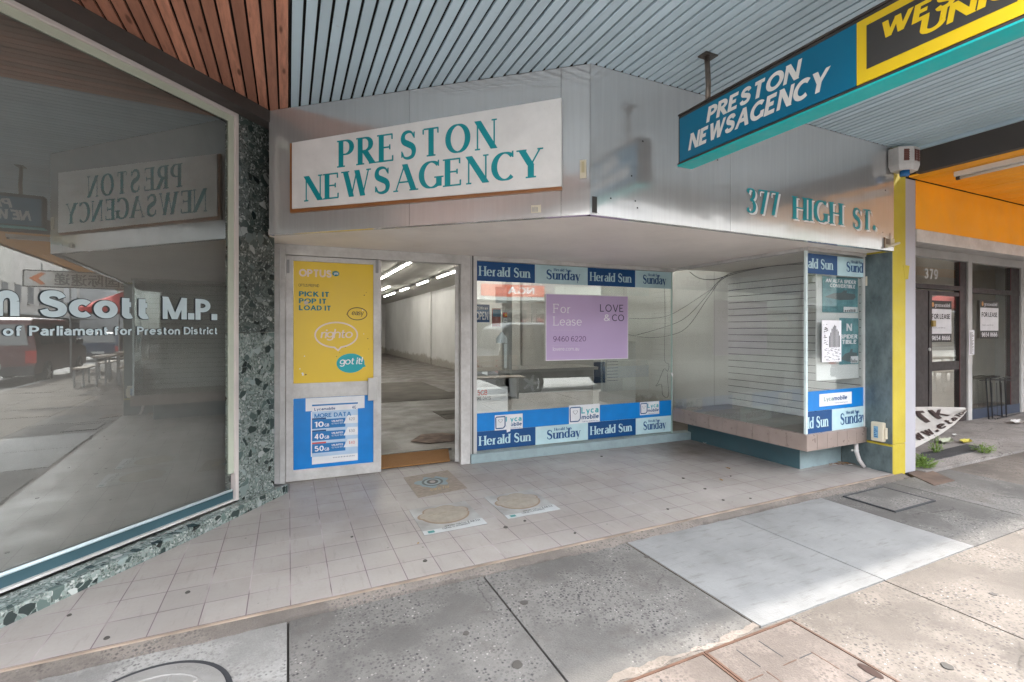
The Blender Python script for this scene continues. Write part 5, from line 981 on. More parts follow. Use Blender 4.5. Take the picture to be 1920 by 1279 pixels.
# access covers
castm = m_concrete('cover_concrete', (.155, .13, .115), .25); rimm = paint('rust_rim', (.115, .062, .042), .6, .4, 8, .2, 40); cast_grey = paint('cast_cover_grey', (.245, .24, .23), .55, .2, 6, .3, 50, dirt=.3); dkgap = flat('cover_gap', (.03, .032, .036), .8)
mb = MB(); mb.box(.2, 2.35, .55, 1.588, -.09, FZ+.004, con_tan); struct(mb, 'pit_pavement')
pit = thing('pit_cover', 'large square concrete access covers with rusty steel rims in the sunlit footpath', 'cover', (1.66, 1.3, FZ))
def lid(x0, x1, y0, y1, parent, txt=None):
    mb = MB(); mb.box(x0+.012, x1-.012, y0+.012, y1-.012, FZ-.01, FZ+.007, castm); L_ = mb.build('lid', parent)
    mb = MB(); w_ = .011
    for a in ((x0, x1, y0, y0+w_), (x0, x1, y1-w_, y1), (x0, x0+w_, y0+w_, y1-w_), (x1-w_, x1, y0+w_, y1-w_)): mb.box(*a, FZ-.01, FZ+.010, rimm)
    mb.build('steel_rim', parent); mb = MB(); g = .0022
    for k in range(1, 4):
        x = x0+(x1-x0)*k/4; y = y1-(y1-y0)*k/4
        for j in range(5): 
            if (j+k) % 3: mb.box(x-g, x+g, y1-.05-(y1-y0)*(j+.8)/5.5, y1-.05-(y1-y0)*j/5.5, FZ+.0072, FZ+.0078, rimm if j % 2 else dkgap)
            if (j*2+k) % 3: mb.box(x0+.03+(x1-x0)*j/5.5, x0+.03+(x1-x0)*(j+.8)/5.5, y-g, y+g, FZ+.008, FZ+.0085, rimm if (j+k) % 2 else dkgap)
    mb.build('tile_groove', parent)
    mb = MB(); mb.pprism(Floor(FZ), [(x1-.04+.022*math.cos(t_), (y0+y1)/2+.03+.05*math.sin(t_)) for t_ in [k*math.pi/8 for k in range(16)]], .0088, .0094, flat('lifting_hole', (.05, .03, .025))); mb.build('lifting_hole', parent)
    if txt:
        mb = MB(); text(mb, Floor(FZ), txt, x0+.22, y0+.36, .055, flat('cast_letters', (.17, .13, .11)), 'light', .22, .0088); mb.build('lettering', parent)
lid(1.668, 2.246, .75, 1.575, pit, 'PMG'); lid(1.085, 1.663, .75, 1.575, pit)
q = [ground(1565, 922, FZ), ground(1642, 905, FZ), ground(1738, 932, FZ), ground(1665, 953, FZ)]; x0, x1, y0, y1 = 4.33, 4.92, 2.16, 2.56
rc = thing('pit_cover', 'smaller rectangular concrete cover with dark rim, near the yellow pillar', 'cover', (4.62, 2.36, FZ)); mb = MB(); mb.box(x0+.016, x1-.016, y0+.016, y1-.016, FZ-.01, FZ+.006, con_mid); mb.build('lid', rc); mb = MB()
for a in ((x0, x1, y0, y0+.015), (x0, x1, y1-.015, y1), (x0, x0+.015, y0+.0155, y1-.0155), (x1-.015, x1, y0+.0155, y1-.0155)): mb.box(*a, FZ-.01, FZ+.0085, dkgap)
mb.build('steel_rim', rc)
cvx, cvy, cr = -.50, 2.20, .30
mh = thing('manhole_cover', 'round cast telephone manhole cover at the lower left of the footpath', 'cover', (cvx, cvy, FZ)); mb = MB(); mb.lathe([(0, .008), (cr-.022, .008), (cr-.02, 0)], cast_grey, (cvx, cvy, FZ), 64); mb.build('lid', mh); mb = MB(); mb.lathe([(cr-.02, -.0), (cr-.019, .004), (cr, .0045), (cr+.002, 0)], dkgap, (cvx, cvy, FZ), 64); mb.build('rim', mh)
mb = MB()
def ring(r, w_, z=.0085):
    n = 72
    for i in range(n):
        a, b = 2*math.pi*i/n, 2*math.pi*(i+1)/n; f = lambda rr, th, zz: (cvx+rr*math.cos(th), cvy+rr*math.sin(th), FZ+zz)
        mb.face([f(r, a, z-.001), f(r, b, z-.001), f(r+w_/2, b, z+.003), f(r+w_/2, a, z+.003)], cast_grey); mb.face([f(r+w_/2, a, z+.003), f(r+w_/2, b, z+.003), f(r+w_, b, z-.001), f(r+w_, a, z-.001)], cast_grey)
ring(.205, .008); ring(.075, .007); ring(.14, .006)
for i in range(20):
    a = 2*math.pi*i/20; r0, r1 = ((.083, .14) if i % 2 else (.147, .205)); 
    d_ = Vector((math.cos(a), math.sin(a), 0)); e_ = Vector((-d_.y, d_.x, 0)); cc_ = Vector((cvx, cvy, FZ)); mb.hexa([cc_+d_*r0-e_*.003+Vector((0, 0, .0075)), cc_+d_*r1-e_*.003+Vector((0, 0, .0075)), cc_+d_*r1+e_*.003+Vector((0, 0, .0075)), cc_+d_*r0+e_*.003+Vector((0, 0, .0075)), cc_+d_*r0-e_*.001+Vector((0, 0, .0115)), cc_+d_*r1-e_*.001+Vector((0, 0, .0115)), cc_+d_*r1+e_*.001+Vector((0, 0, .0115)), cc_+d_*r0+e_*.001+Vector((0, 0, .0115))], cast_grey)
mb.build('raised_pattern', mh); mb = MB()
def arcfn(x, y): th = R(150)-x/.24; rr = .238+y; return (cvx+rr*math.cos(th), cvy+rr*math.sin(th))
text(mb, Floor(FZ), 'DANGER - GAS 2005', 0, 0, .022, flat('cast_letter_shade', (.27, .265, .25)), 'sans', .50, .0092, fn=arcfn); mb.build('lettering', mh)

# cables in the bay
cab = flat('black_cable', (.012, .012, .013), .4)
def cable(label, pts, r=.0032, k=8):
    sm = []
    for i in range(len(pts)-1):
        p0, p1, p2, p3 = [Vector(pts[max(0, min(len(pts)-1, j))]) for j in (i-1, i, i+1, i+2)]
        for j in range(k): t = j/k; sm.append(.5*((2*p1)+(p2-p0)*t+(2*p0-5*p1+4*p2-p3)*t*t+(3*p1-p0-3*p2+p3)*t**3))
    sm.append(Vector(pts[-1])); mb = MB(); mb.tube(sm, r, cab, 6); o = mb.build('cable', smooth=True); tag(o, label, 'cable', 'loose cables in the bay')
def sp(P, x, y, d=0): u, v = P.px(x, y, d); return P.at(u, v, d)
SW = Panel((5.36, 5, 0), (0, -1)); MIDP = Panel((4.7, 4.55, 0), (1, 0))
cable('thick black cable looping down from the bay ceiling to the main window', [sp(SW, 1506, 495), sp(SW, 1440, 500), sp(SW, 1370, 513), sp(SW, 1345, 530), sp(MIDP, 1318, 563), sp(MIDP, 1285, 596), sp(W, 1250, 612, -.1), sp(W, 1195, 628, -.1)])
cable('lower black cable sagging across the bay into the main window', [sp(SW, 1506, 490), sp(SW, 1430, 502), sp(SW, 1360, 520), sp(MIDP, 1330, 555), sp(MIDP, 1290, 612), sp(W, 1255, 629, -.1), sp(W, 1215, 633, -.1), sp(W, 1170, 626, -.1)])
cable('short cable hanging along the top of the bay', [sp(MIDP, 1293, 510), sp(MIDP, 1312, 522), sp(MIDP, 1340, 524), sp(SW, 1365, 516)], .004)
cable('thin cable dangling in knots at the right end of the main window', [sp(W, 1246, 541, -.08), sp(W, 1247, 600, -.08), sp(W, 1246, 672, -.08), sp(W, 1254, 683, -.08), sp(W, 1252, 696, -.1), sp(W, 1245, 692, -.06), sp(W, 1235, 715, -.08), sp(W, 1230, 724, -.07), sp(W, 1240, 721, -.1), sp(W, 1243, 741, -.08), sp(W, 1253, 742, -.08), sp(W, 1251, 700, -.08)], .003)
cable('thin cable crossing high behind the lease board', [sp(W, 1180, 597, -.15), sp(W, 1220, 597, -.15), sp(W, 1262, 588, -.2), sp(SW, 1330, 545)], .0028)
# things left inside the shop
cream2 = paint('old_white_panel', (.62, .62, .60), .5, .12)
kk = thing('payphone_cabinet', 'pale cabinet with a slatted front standing inside the main window', 'cabinet', (4.75, 6.2, .41)); Q = Panel((3.9, 6.0, 0), (1, 0)); a, b = Q.px(1112, 672), Q.px(1192, 755)
mb = MB(); mb.pbox(Q, a[0], b[0], .0, a[1]+.25, -.45, 0, cream2); mb.build('cabinet_body', kk, bevel=.008); mb = MB(); c_, d_ = Q.px(1136, 676), Q.px(1158, 716); mb.pbox(Q, c_[0], d_[0], d_[1], c_[1], .002, .02, cream2); mb.build('slatted_front', kk); mb = MB()
for k in range(7): z = d_[1]+(c_[1]-d_[1])*(k+.5)/7; mb.pbox(Q, c_[0]+.01, d_[0]-.01, z, z+.008, .0205, .024, grey)
mb.build('vent_slots', kk); mb = MB(); mb.pbox(Q, a[0]+.01, c_[0]-.02, d_[1]-.0, c_[1]-.02, .002, .012, flat('dark_blue_panel', (.03, .06, .12))); mb.pbox(Q, d_[0]+.12, b[0]-.01, a[1]+.26, a[1]+.55, -.3, -.2, flat('notice_box', (.42, .40, .38))); mb.build('control_panel', kk)
mb = MB(); Q2 = Panel((1.9, 5.6, 0), (1, 0)); a, b = Q2.px(947, 540), Q2.px(960, 775); mb.pbox(Q2, a[0], b[0], .01, 3.0, -.1, 0, paint('inside_post_paint', (.42, .43, .42), .5)); tag(mb.build('inside_post'), 'grey post standing behind the left of the main window', 'post')
sh = thing('counter_shelf', 'low grey counter behind the left of the main window', 'counter', (2.6, 5.7, 0)); mb = MB(); mb.box(2.0, 3.9, 5.55, 6.1, .86, .9, paint('counter_top', (.42, .41, .39), .4)); mb.build('counter_top', sh); mb = MB(); mb.box(2.05, 3.85, 5.6, 6.05, .012, .857, paint('counter_front', (.36, .345, .33), .6, .3)); mb.build('counter_body', sh)
mb = MB(); mb.prism([ground(770, 828, .01), ground(790, 815, .01), ground(830, 812, .01), ground(858, 816, .01), ground(850, 827, .01), ground(805, 832, .01)], .0115, .016, paint('peeled_floor_m', (.24, .175, .14), .8, .6, 8)); struct(mb, 'peeled_floor')
mb = MB()
rt = random.Random(3)
for k in range(13):
    x = 1.0+.4*rt.randint(0, 8)+.05; y = 4.9+.4*rt.randint(4, 13); mb.box(x+.008, x+.39, y+.008, y+.39, .0062, .0105, MT.setdefault('bare', paint('bare_screed_patch', (.12, .105, .09), .8, .4, 5)))
struct(mb, 'missing_tile_floor')

# litter, leaves, weeds
leafm = paint('dry_leaf', (.42, .26, .11), .7, .4, 30); leafr = paint('brown_leaf', (.20, .09, .05), .7, .4, 30); scrap = flat('paper_scrap', (.66, .65, .63), .7)
def leaf(x, y, z, s, rot, m, name='dry_leaf', label='', grp='dry leaves on the ground', cat='leaf'):
    mb = MB(); pts = [(-1, 0), (-.5, .38), (.1, .42), (.6, .25), (1, 0)]; c_, s_ = math.cos(rot), math.sin(rot)
    f = lambda px0, py0, h: (x+s*(px0*c_-py0*s_), y+s*(px0*s_+py0*c_), z+s*h)
    for i in range(4): (a, p), (b, q) = pts[i], pts[i+1]; mb.face([f(a, 0, .05+.1*a*a), f(b, 0, .05+.1*b*b), f(b, q, .3), f(a, p, .22)], m); mb.face([f(a, -p, .18), f(b, -q, .26), f(b, 0, .05+.1*b*b), f(a, 0, .05+.1*a*a)], m)
    o = mb.build(name); tag(o, label, cat, grp); return o
for (x, y), s, lb in (((1365, 879), .03, 'curled tan leaf on the tiles in front of the bay plinth'), ((1352, 901), .028, 'flat tan leaf on the tiles, nearer the street than the curled one')): g = ground(x, y); leaf(g[0], g[1], .003, s, random.random()*3, leafm, label=lb)
g = ground(257, 1213, FZ); leaf(g[0], g[1], FZ+.003, .016, .4, paint('orange_leaf', (.62, .25, .05), .6), label='small orange leaf against the tile edge at the lower left')
g = ground(784, 1020, 0); leaf(g[0], g[1], .003, .014, .9, leafm, label='small tan curl on the tiles below the left footprint sticker')
for k in range(22):
    x, y = 1560+random.gauss(24, 16), 866+random.gauss(6, 2.5); g = ground(x, max(866, y)); leaf(g[0], min(g[1], 3.15), .004+.01*random.random(), random.uniform(.012, .028), random.random()*6, random.choice([leafr, leafm, leafr, scrap]), label='dead leaf or scrap heaped in the corner beside the conduit', grp='litter heap beside the conduit')
for k, (x, y, s, lb) in enumerate(((1505, 878, .016, 'white scrap at the foot of the bay plinth corner'), (1321, 832, .045, 'flat pale scrap beside the dark bay plinth'), (1630, 879, .018, 'white pebble-like scrap below the conduit end'), (584, 914, .012, 'tiny white scrap in front of the closed door'), (705, 890, .012, 'tiny white scrap between door and mat'))): g = ground(x, y); leaf(g[0], g[1], .003, s, k, scrap, 'paper_scrap', lb, 'white scraps on the tiles', 'scrap')
green = NT('weed_leaf').set(.6); vv = green.co(); green.col(green.mix(green.ramp(green.noise(vv, 30, 3), [(.3, 0.0), (.7, 1.0)]), (.07, .14, .025), (.22, .33, .06))); green = green.m
def weed(label, x, y, z, n, h, spread):
    t = thing('weed', label, 'weed', (x, y, z), 'weeds growing by the pillar'); mb = MB(); ms = MB()
    for k in range(n):
        a = random.random()*6.28; r = spread*random.random()**.7; hh = h*random.uniform(.35, 1)*(1-.4*r/spread); tip = Vector((x+r*math.cos(a), y+r*math.sin(a)*.8, z+hh)); base = Vector((x+r*.25*math.cos(a), y+r*.25*math.sin(a), z)); ms.tube([base, (base+tip)/2+Vector((0, 0, .02)), tip], .0022, green, 4)
        for j in range(9):
            p = base.lerp(tip, random.uniform(.3, 1.05))+Vector((random.gauss(0, .014), random.gauss(0, .014), random.gauss(0, .008))); L_ = random.uniform(.014, .034); b = random.random()*6.28; d_ = Vector((math.cos(b), math.sin(b), random.uniform(-.5, .5))).normalized(); s_ = d_.cross(Vector((0, 0, 1))).normalized()*L_*.32; up = Vector((0, 0, .003))
            mb.face([p, p+d_*L_*.5+s_+up, p+d_*L_, p+d_*L_*.5-s_+up], green)
    ms.build('stem', t); mb.build('leaves', t)
g = ground(1732, 880, FZ); weed('bigger leafy weed at the foot of the grey pillar', g[0]+.05, g[1]+.03, FZ, 60, .16, .19); g = ground(1755, 852, FZ); weed('taller thin weed behind the leafy one', g[0], g[1], -.01, 16, .22, .1); g = ground(1843, 849, -.01); weed('small separate weed at the end of the asphalt patch', g[0], g[1], -.01, 26, .13, .16)
# fallen vinyl sign
bt = [(6.6, 3.14, .0), (7.15, 3.26, .004), (7.7, 3.35, .03), (8.4, 3.48, .09), (9.0, 3.62, .15), (9.5, 3.76, .20)]
tp = [(6.6, 3.80, .40), (7.2, 3.80, .36), (7.8, 3.80, .33), (8.5, 3.80, .29), (9.0, 3.81, .25), (9.5, 3.80, .21)]
vs_ = thing('fallen_sign', 'torn vinyl sign with black web address, sagging against the dark glass door', 'sign', (8.0, 3.5, 0))
class Sheet(Panel):
    def __init__(s): pass
    def at(s, u, v, d=0.0):
        k = max(0, min(4.999, u*5)); i = int(k); f = k-i; a = Vector(bt[i]).lerp(Vector(bt[i+1]), f); b = Vector(tp[i]).lerp(Vector(tp[i+1]), f); p = a.lerp(b, v); p.z += -.10*math.sin(math.pi*min(1, max(0, v)))*(1-.7*u)*(v) + d; p.y -= d*1.2; p.z = max(p.z, .002+d); return p
SH = Sheet(); mb = MB(); vin = paint('worn_vinyl', (.56, .54, .51), .5, .15, 4)
for i in range(20):
    for j in range(10): mb.face([SH.at(i/20, j/10), SH.at((i+1)/20, j/10), SH.at((i+1)/20, (j+1)/10), SH.at(i/20, (j+1)/10)], vin)
mb.build('vinyl_sheet', vs_, smooth=True); mb = MB(); dbr = flat('dark_brown_print', (.05, .03, .028)); text(mb, SH, 'www.eta100', .04, .08, .27, dbr, 'bold', .93, .006); mb.build('lettering', vs_); mb = MB(); text(mb, SH, 'EPTK', .08, .46, .42, dbr, 'bold', .62, .006); mb.build('lettering', vs_)
# wire rack with litter at its foot
wr = thing('wire_rack', 'black wire rack standing against the fixed pane', 'rack', (10.9, 3.72, 0)); wire = flat('black_wire', (.02, .02, .022), .4)
Pr = Panel((10, 3.74, 0), (1, 0)); mb = MB()
for x0, x1, tx in ((1849, 1854, 1862), (1857, 1861, 1868), (1875, 1879, 1884), (1884, 1887, 1892)): b0, t0 = Pr.px(x1, 776), Pr.px(x0, 716); t1 = Pr.px(tx, 711); mb.tube([Pr.at(b0[0], -.005, 0), Pr.at(t0[0], t0[1], 0), Pr.at(t0[0]+.08, t0[1]+.045, -.03), Pr.at(t1[0]+.25, t1[1]+.03, -.05)], .009, wire, 6)
for k in range(4): a, b = Pr.px(1866+9*k, 718), Pr.px(1867+9*k, 770); mb.tube([Pr.at(a[0], a[1], -.04), Pr.at(b[0], .01, -.04)], .004, wire, 5)
mb.build('wire_legs', wr); mb = MB(); a, b = Pr.px(1834, 713), Pr.px(1909, 711); mb.tube([Pr.at(a[0], a[1], .02), Pr.at(b[0], b[1], -.02)], .006, wire, 6); mb.tube([Pr.at(a[0]+.4, a[1]-.01, .0), Pr.at(b[0], b[1]-.03, -.03)], .008, wire, 6); mb.build('top_rail', wr)
mb = MB(); 
for a_, b_ in (((1855, 778), (1888, 783)), ((1870, 786), (1912, 776)), ((1850, 777), (1866, 787))): p, q = ground(*a_, 0), ground(*b_, 0); mb.tube([(p[0], p[1], .01), (q[0], q[1], .012)], .008, wire, 6)
mb.build('foot_rail', wr)
for k, (x, y, m, lb, s) in enumerate(((1873, 772, paint('yellow_wrapper', (.75, .42, .04), .5, .4, 20), 'crumpled yellow wrapper at the foot of the wire rack', .09), (1890, 772, paint('orange_wrapper', (.68, .36, .12), .5, .4, 20), 'crumpled orange wrapper right of the yellow one', .08), (1856, 778, paint('pink_wrapper', (.5, .33, .33), .6, .4, 20), 'crumpled pinkish paper left of the yellow wrapper', .09))):
    gx, gy = ground(x, y, 0); mb = MB(); pts = [[(gx+s*(i-2)/2*random.uniform(.8, 1.1), gy+s*.6*(j-1.5)/1.5*random.uniform(.8, 1.1), max(.0, s*.55*random.random())) for j in range(4)] for i in range(5)]
    for i in range(4):
        for j in range(3): mb.face([pts[i][j], pts[i+1][j], pts[i+1][j+1]], m); mb.face([pts[i][j], pts[i+1][j+1], pts[i][j+1]], m)
    tag(mb.build('wrapper'), lb, 'litter', 'litter by the wire rack')
for x, y, s, lb, m in ((1908, 793, .17, 'flat white paper on the paving at the far right', scrap), (1790, 815, .06, 'white scrap on the paving beside the fallen sign', scrap), (1812, 829, .13, 'yellow strip of vinyl lying below the fallen sign', paint('yellow_strip', (.55, .48, .08), .6)), (1775, 829, .16, 'pale green strip of vinyl lying below the fallen sign', paint('green_strip', (.45, .48, .36), .6))): g = ground(x, y, 0); leaf(g[0], g[1], -.008, s, .15, m, 'paper_litter', lb, 'flat litter on the shop entry paving', 'litter')
# ================================================================== ACROSS AND ALONG THE STREET (seen in the reflections)
tyre = flat('tyre_rubber', (.018, .018, .018), .8); rimal = flat('alloy_rim', (.42, .43, .44), .3); carglass = m_darkglass('car_glass', (.012, .014, .016), .07); lampr = flat('red_lamp', (.45, .02, .015), .2); lampw = flat('clear_lamp', (.6, .6, .6), .15); trim = flat('car_trim', (.03, .03, .032), .5)
def carpaint(n, c): m = NT(n).set(.4, .1, .5, .25); m.col(c); return m.m
def car(name, label, x0, yc, L, Wd, H, m, prof, win, cat, plate=None):
    """prof: side outline (x, z) in fractions from the rear; win: side window quads"""
    zb = -.19; t = thing(name, label, cat, (x0+L/2, yc, zb)); f = lambda x, z, s: Vector((x0+x*L, yc+s*(Wd/2)*(1-(.16 if z > .62 else .0)*((z-.62)/.38)-(.05 if z < .3 else 0)), zb+z*H))
    mb = MB(); n = len(prof); k = mb.mat(m)
    for s in (-1, 1): mb.v += [f(x, z, s) for x, z in prof]
    mb.f.append(tuple(range(n))); mb.f.append(tuple(range(2*n-1, n-1, -1))); mb.mi += [k, k]
    for i in range(n): j = (i+1) % n; mb.f.append((j, i, n+i, n+j)); mb.mi.append(k)
    mb.build('body', t, bevel=.05)
    for w_ in win:
        for s in (-1, 1): 
            mb = MB(); q = [f(x, z, s*1.012) for x, z in w_]; mb.face(q if s > 0 else q[::-1], carglass); mb.build('side_window', t)
    for xa in ((.17, .80)):
        for s in (-1, 1):
            mb = MB(); cx_, cy_, cz_ = x0+xa*L, yc+s*(Wd/2-.10), zb+.34; ring_ = [(.34, -.11), (.34, .11)]
            pts = lambda r, yy: [(cx_+r*math.cos(a), cy_+yy, cz_+r*math.sin(a)) for a in [2*math.pi*j/20 for j in range(20)]]
            A, B_, C_ = pts(.34, -.11*s), pts(.34, .115*s), pts(.22, .118*s)
            for j in range(20): q = (j+1) % 20; mb.face([A[j], A[q], B_[q], B_[j]], tyre); mb.face([B_[j], B_[q], C_[q], C_[j]], tyre)
            wl = mb.build('wheel', t); mb = MB(); mb.face(pts(.22, .095*s), trim)
            for j in range(5): a = 2*math.pi*j/5; d_ = Vector((math.cos(a), 0, math.sin(a))); e_ = Vector((-d_.z, 0, d_.x)); o_ = Vector((cx_, cy_+.117*s, cz_)); mb.face([o_-e_*.045, o_+d_*.215-e_*.03, o_+d_*.215+e_*.03, o_+e_*.045], rimal)
            mb.build('rim', wl)
    mb = MB(); zw0, zw1 = win[0][0][1], win[0][2][1]; mb.face([f(-.004, zw0, -.8), f(.012, zw1-.02, -.78), f(.012, zw1-.02, .78), f(-.004, zw0, .8)], carglass); mb.build('rear_window', t)
    for s in (-1, 1):
        mb = MB(); mb.face([f(-.003, .34, s*.98), f(-.003, .52, s*.98), f(-.003, .52, s*.74), f(-.003, .34, s*.74)], lampr); mb.build('tail_light', t); mb = MB(); mb.face([f(1.003, .36, s*.95), f(1.003, .46, s*.95), f(1.003, .46, s*.62), f(1.003, .36, s*.62)], lampw); mb.build('headlight', t)
        mb = MB(); mb.box(x0+.70*L, x0+.73*L, yc+s*Wd/2-(.0 if s > 0 else .18), yc+s*Wd/2+(.18 if s > 0 else 0), zb+.58*H, zb+.67*H, trim); mb.build('mirror', t, bevel=.02)
    mb = MB(); mb.box(x0-.05, x0-.008, yc-Wd*.47, yc+Wd*.47, zb+.17*H, zb+.30*H, trim); mb.build('bumper', t, bevel=.03)
    mb = MB(); mb.box(x0-.056, x0-.052, yc-.24, yc+.24, zb+.27*H, zb+.34*H, flat('number_plate', (.6, .6, .58))); mb.build('number_plate', t)
    return t
VAN = [(.0, .18), (.0, .55), (.015, .96), (.06, 1.0), (.58, 1.0), (.66, .96), (.80, .60), (.97, .52), (1.0, .40), (1.0, .18)]
VW = [[(.05, .60), (.24, .60), (.24, .92), (.06, .92)], [(.27, .60), (.47, .60), (.47, .92), (.27, .92)], [(.50, .60), (.72, .60), (.66, .90), (.50, .92)]]
SUVP = [(.0, .25), (.0, .60), (.03, .94), (.08, 1.0), (.52, 1.0), (.60, .95), (.72, .66), (.96, .58), (1.0, .45), (1.0, .22)]
SW_ = [[(.06, .64), (.2, .64), (.2, .93), (.09, .93)], [(.23, .64), (.42, .64), (.42, .94), (.23, .94)], [(.45, .64), (.66, .64), (.59, .92), (.45, .94)]]
car('parked_van', 'maroon van parked at the kerb past the outdoor tables', 13.5, KY-1.05, 5.2, 1.9, 1.95, carpaint('maroon_paint', (.10, .028, .028)), VAN, VW, 'van')
car('parked_car', 'silver-grey four wheel drive parked at the kerb opposite the main window', 4.0, KY-1.4, 4.7, 1.85, 1.78, carpaint('silver_paint', (.13, .132, .135)), SUVP, SW_, 'car')
car('parked_car', 'dark blue car parked far along the kerb beyond the red umbrella', 27, KY-1.4, 4.5, 1.8, 1.5, carpaint('blue_paint', (.03, .05, .09)), SUVP, SW_, 'car')
car('parked_car', 'black car parked on the far side of the street', 12, -11.6, 4.6, 1.8, 1.5, carpaint('black_paint', (.02, .02, .022)), SUVP, SW_, 'car')
car('parked_car', 'white car parked on the far side of the street, left of the black one', 1.0, -11.6, 4.4, 1.8, 1.45, carpaint('white_paint', (.65, .65, .64)), SUVP, SW_, 'car')
# street bench behind the photographer, outdoor tables along the footpath
wood = paint('bench_timber', (.30, .24, .19), .6, .3, 4); metal = paint('grey_steel', (.30, .30, .30), .45, .2)
bn = thing('street_bench', 'timber slatted street bench at the kerb facing the shop', 'bench', (3.4, .12, FZ)); mb = MB()
for k in range(4): mb.box(2.6, 4.2, -.12+.11*k, -.03+.11*k, .40, .43, wood)
mb.build('seat', bn, bevel=.004); mb = MB()
for k in range(3): mb.box(2.6, 4.2, -.20, -.17, .52+.12*k, .62+.12*k, wood)
mb.build('backrest', bn, bevel=.004)
for x in (2.75, 4.0): mb = MB(); mb.box(x, x+.05, -.13, .28, FZ, .398, metal); mb.box(x, x+.05, -.168, -.13, FZ, .84, metal); mb.build('leg', bn)
tabs = None
def table(label, x, y, L, h, cat, group):
    t = thing('outdoor_table' if cat == 'table' else 'outdoor_bench', label, cat, (x+L/2, y, FZ), group); mb = MB(); mb.box(x, x+L, y-.2 if cat == 'table' else y-.13, y+.2 if cat == 'table' else y+.13, h-.04, h, wood); mb.build('table_top' if cat == 'table' else 'seat', t, bevel=.004)
    for a in (.03, L-.07):
        for b in (-.11, .07): mb = MB(); mb.box(x+a, x+a+.04, y+b, y+b+.04, FZ, h-.041, metal); mb.build('leg', t)
for k in range(3):
    x = 11.2+2.6*k; nm = ('nearest', 'middle', 'farthest')[k]
    table(nm+' outdoor cafe table on the sunlit footpath', x, 1.30, 1.5, .74, 'table', 'outdoor cafe tables'); table(nm+' low bench on the shop side of its cafe table', x, 1.75, 1.5, .45, 'bench', 'low cafe benches'); table(nm+' low bench on the kerb side of its cafe table', x, .86, 1.5, .45, 'bench', 'low cafe benches')
pt = thing('potted_plant', 'small potted plant on the farthest cafe table', 'plant', (16.8, 1.3, .74)); mb = MB(); mb.lathe([(.0, 0), (.07, 0), (.09, .14), (0, .14)], flat('plant_pot', (.4, .38, .35)), (16.8, 1.3, .742), 12); mb.build('pot', pt); mb = MB()
for k in range(140): a = random.random()*6.28; b = random.uniform(.1, 1.4); r = random.uniform(.1, .22); p = Vector((16.8+r*math.cos(a)*math.cos(b), 1.3+r*math.sin(a)*math.cos(b), .9+r*math.sin(b))); d_ = Vector((random.gauss(0, 1), random.gauss(0, 1), random.gauss(0, 1))).normalized()*.05; e_ = d_.orthogonal()*.5; mb.face([p, p+d_+e_, p+2*d_, p+d_-e_], green)
mb.build('leaves', pt)
# neighbour's hanging sign with an arrow
cs = thing('hanging_sign', 'white hanging sign with Chinese characters and an orange arrow, under the orange canopy', 'sign', (10.05, 1.25, 2.38)); HC = Panel((10.0, 2.28, 2.38), (0, -1)); mb = MB(); mb.pbox(HC, 0, 2.1, 0, .38, -.1, 0, flat('sign_face_grey', (.62, .60, .57))); mb.build('sign_board', cs); mb = MB()
for a in ((0, 2.1, .0, .02), (0, 2.1, .36, .38), (0, .02, .02, .36), (2.08, 2.1, .02, .36)): mb.pbox(HC, *a, .001, .01, dark)
mb.build('sign_frame', cs); mb = MB(); mb.pprism(HC, [(1.72, .07), (1.80, .05), (2.0, .19), (1.80, .33), (1.72, .31), (1.84, .19)], .002, .006, flat('arrow_orange', (.62, .17, .03))); mb.build('arrow', cs)
cu = bpy.data.curves.new('sign_text', 'FONT'); cu.body = '达国际速递'; cu.size = .30; ob_ = bpy.data.objects.new('sign_text', cu); COL.objects.link(ob_); dg = bpy.context.evaluated_depsgraph_get(); me = bpy.data.meshes.new_from_object(ob_.evaluated_get(dg)); bpy.data.objects.remove(ob_)
mb = MB(); vs0 = [Vector(v.co) for v in me.vertices]
for dx, dv in ((0, 0), (.008, .0), (.0, .008), (.008, .008)):
    b = len(mb.v); mb.v += [HC.at(.08+v.x+dx, .07+v.y+dv, .003+dx*.06+dv*.1) for v in vs0]; kx = mb.mat(dark)
    for p in me.polygons: mb.f.append(tuple(b+i for i in p.vertices)); mb.mi.append(kx)
mb.build('lettering', cs); mb = MB()
for u in (.3, 1.8): mb.tube([HC.at(u, .38, -.05), HC.at(u, .55, -.05)], .015, metal)
mb.build('hanging_pole', cs)
# umbrella
um = thing('cafe_umbrella', 'red market umbrella over the farthest cafe tables', 'umbrella', (18.6, .7, FZ)); redc = flat('red_canvas', (.55, .025, .02), .8); mb = MB(); n = 8; R_ = 1.5
for i in range(n):
    a, b = 2*math.pi*i/n, 2*math.pi*(i+1)/n; f = lambda th, r, z: (18.6+r*math.cos(th), .7+r*math.sin(th), z); mb.face([f(a, R_, 2.25), f(b, R_, 2.25), (18.6, .7, 2.95)], redc); mb.face([f(a, R_, 2.05), f(b, R_, 2.05), f(b, R_, 2.249), f(a, R_, 2.249)], redc)
mb.build('canopy', um); mb = MB(); mb.tube([(18.6, .7, FZ), (18.6, .7, 2.9)], .025, metal); mb.build('pole', um); mb = MB(); mb.lathe([(0, .08), (.25, .08), (.28, 0)], dark, (18.6, .7, FZ)); mb.build('base', um)
# poles
for x, lb in ((14.6, 'grey sign post at the kerb beside the maroon van'), (21.5, 'grey sign post at the kerb past the red umbrella')):
    t = thing('sign_post', lb, 'post', (x, KY+.35, FZ)); mb = MB(); mb.tube([(x, KY+.35, FZ), (x, KY+.35, 2.9)], .03, metal); mb.build('post', t); mb = MB(); mb.box(x-.015, x-.001, KY+.2, KY+.5, 2.25, 2.75, paper); mb.build('sign_plate', t)
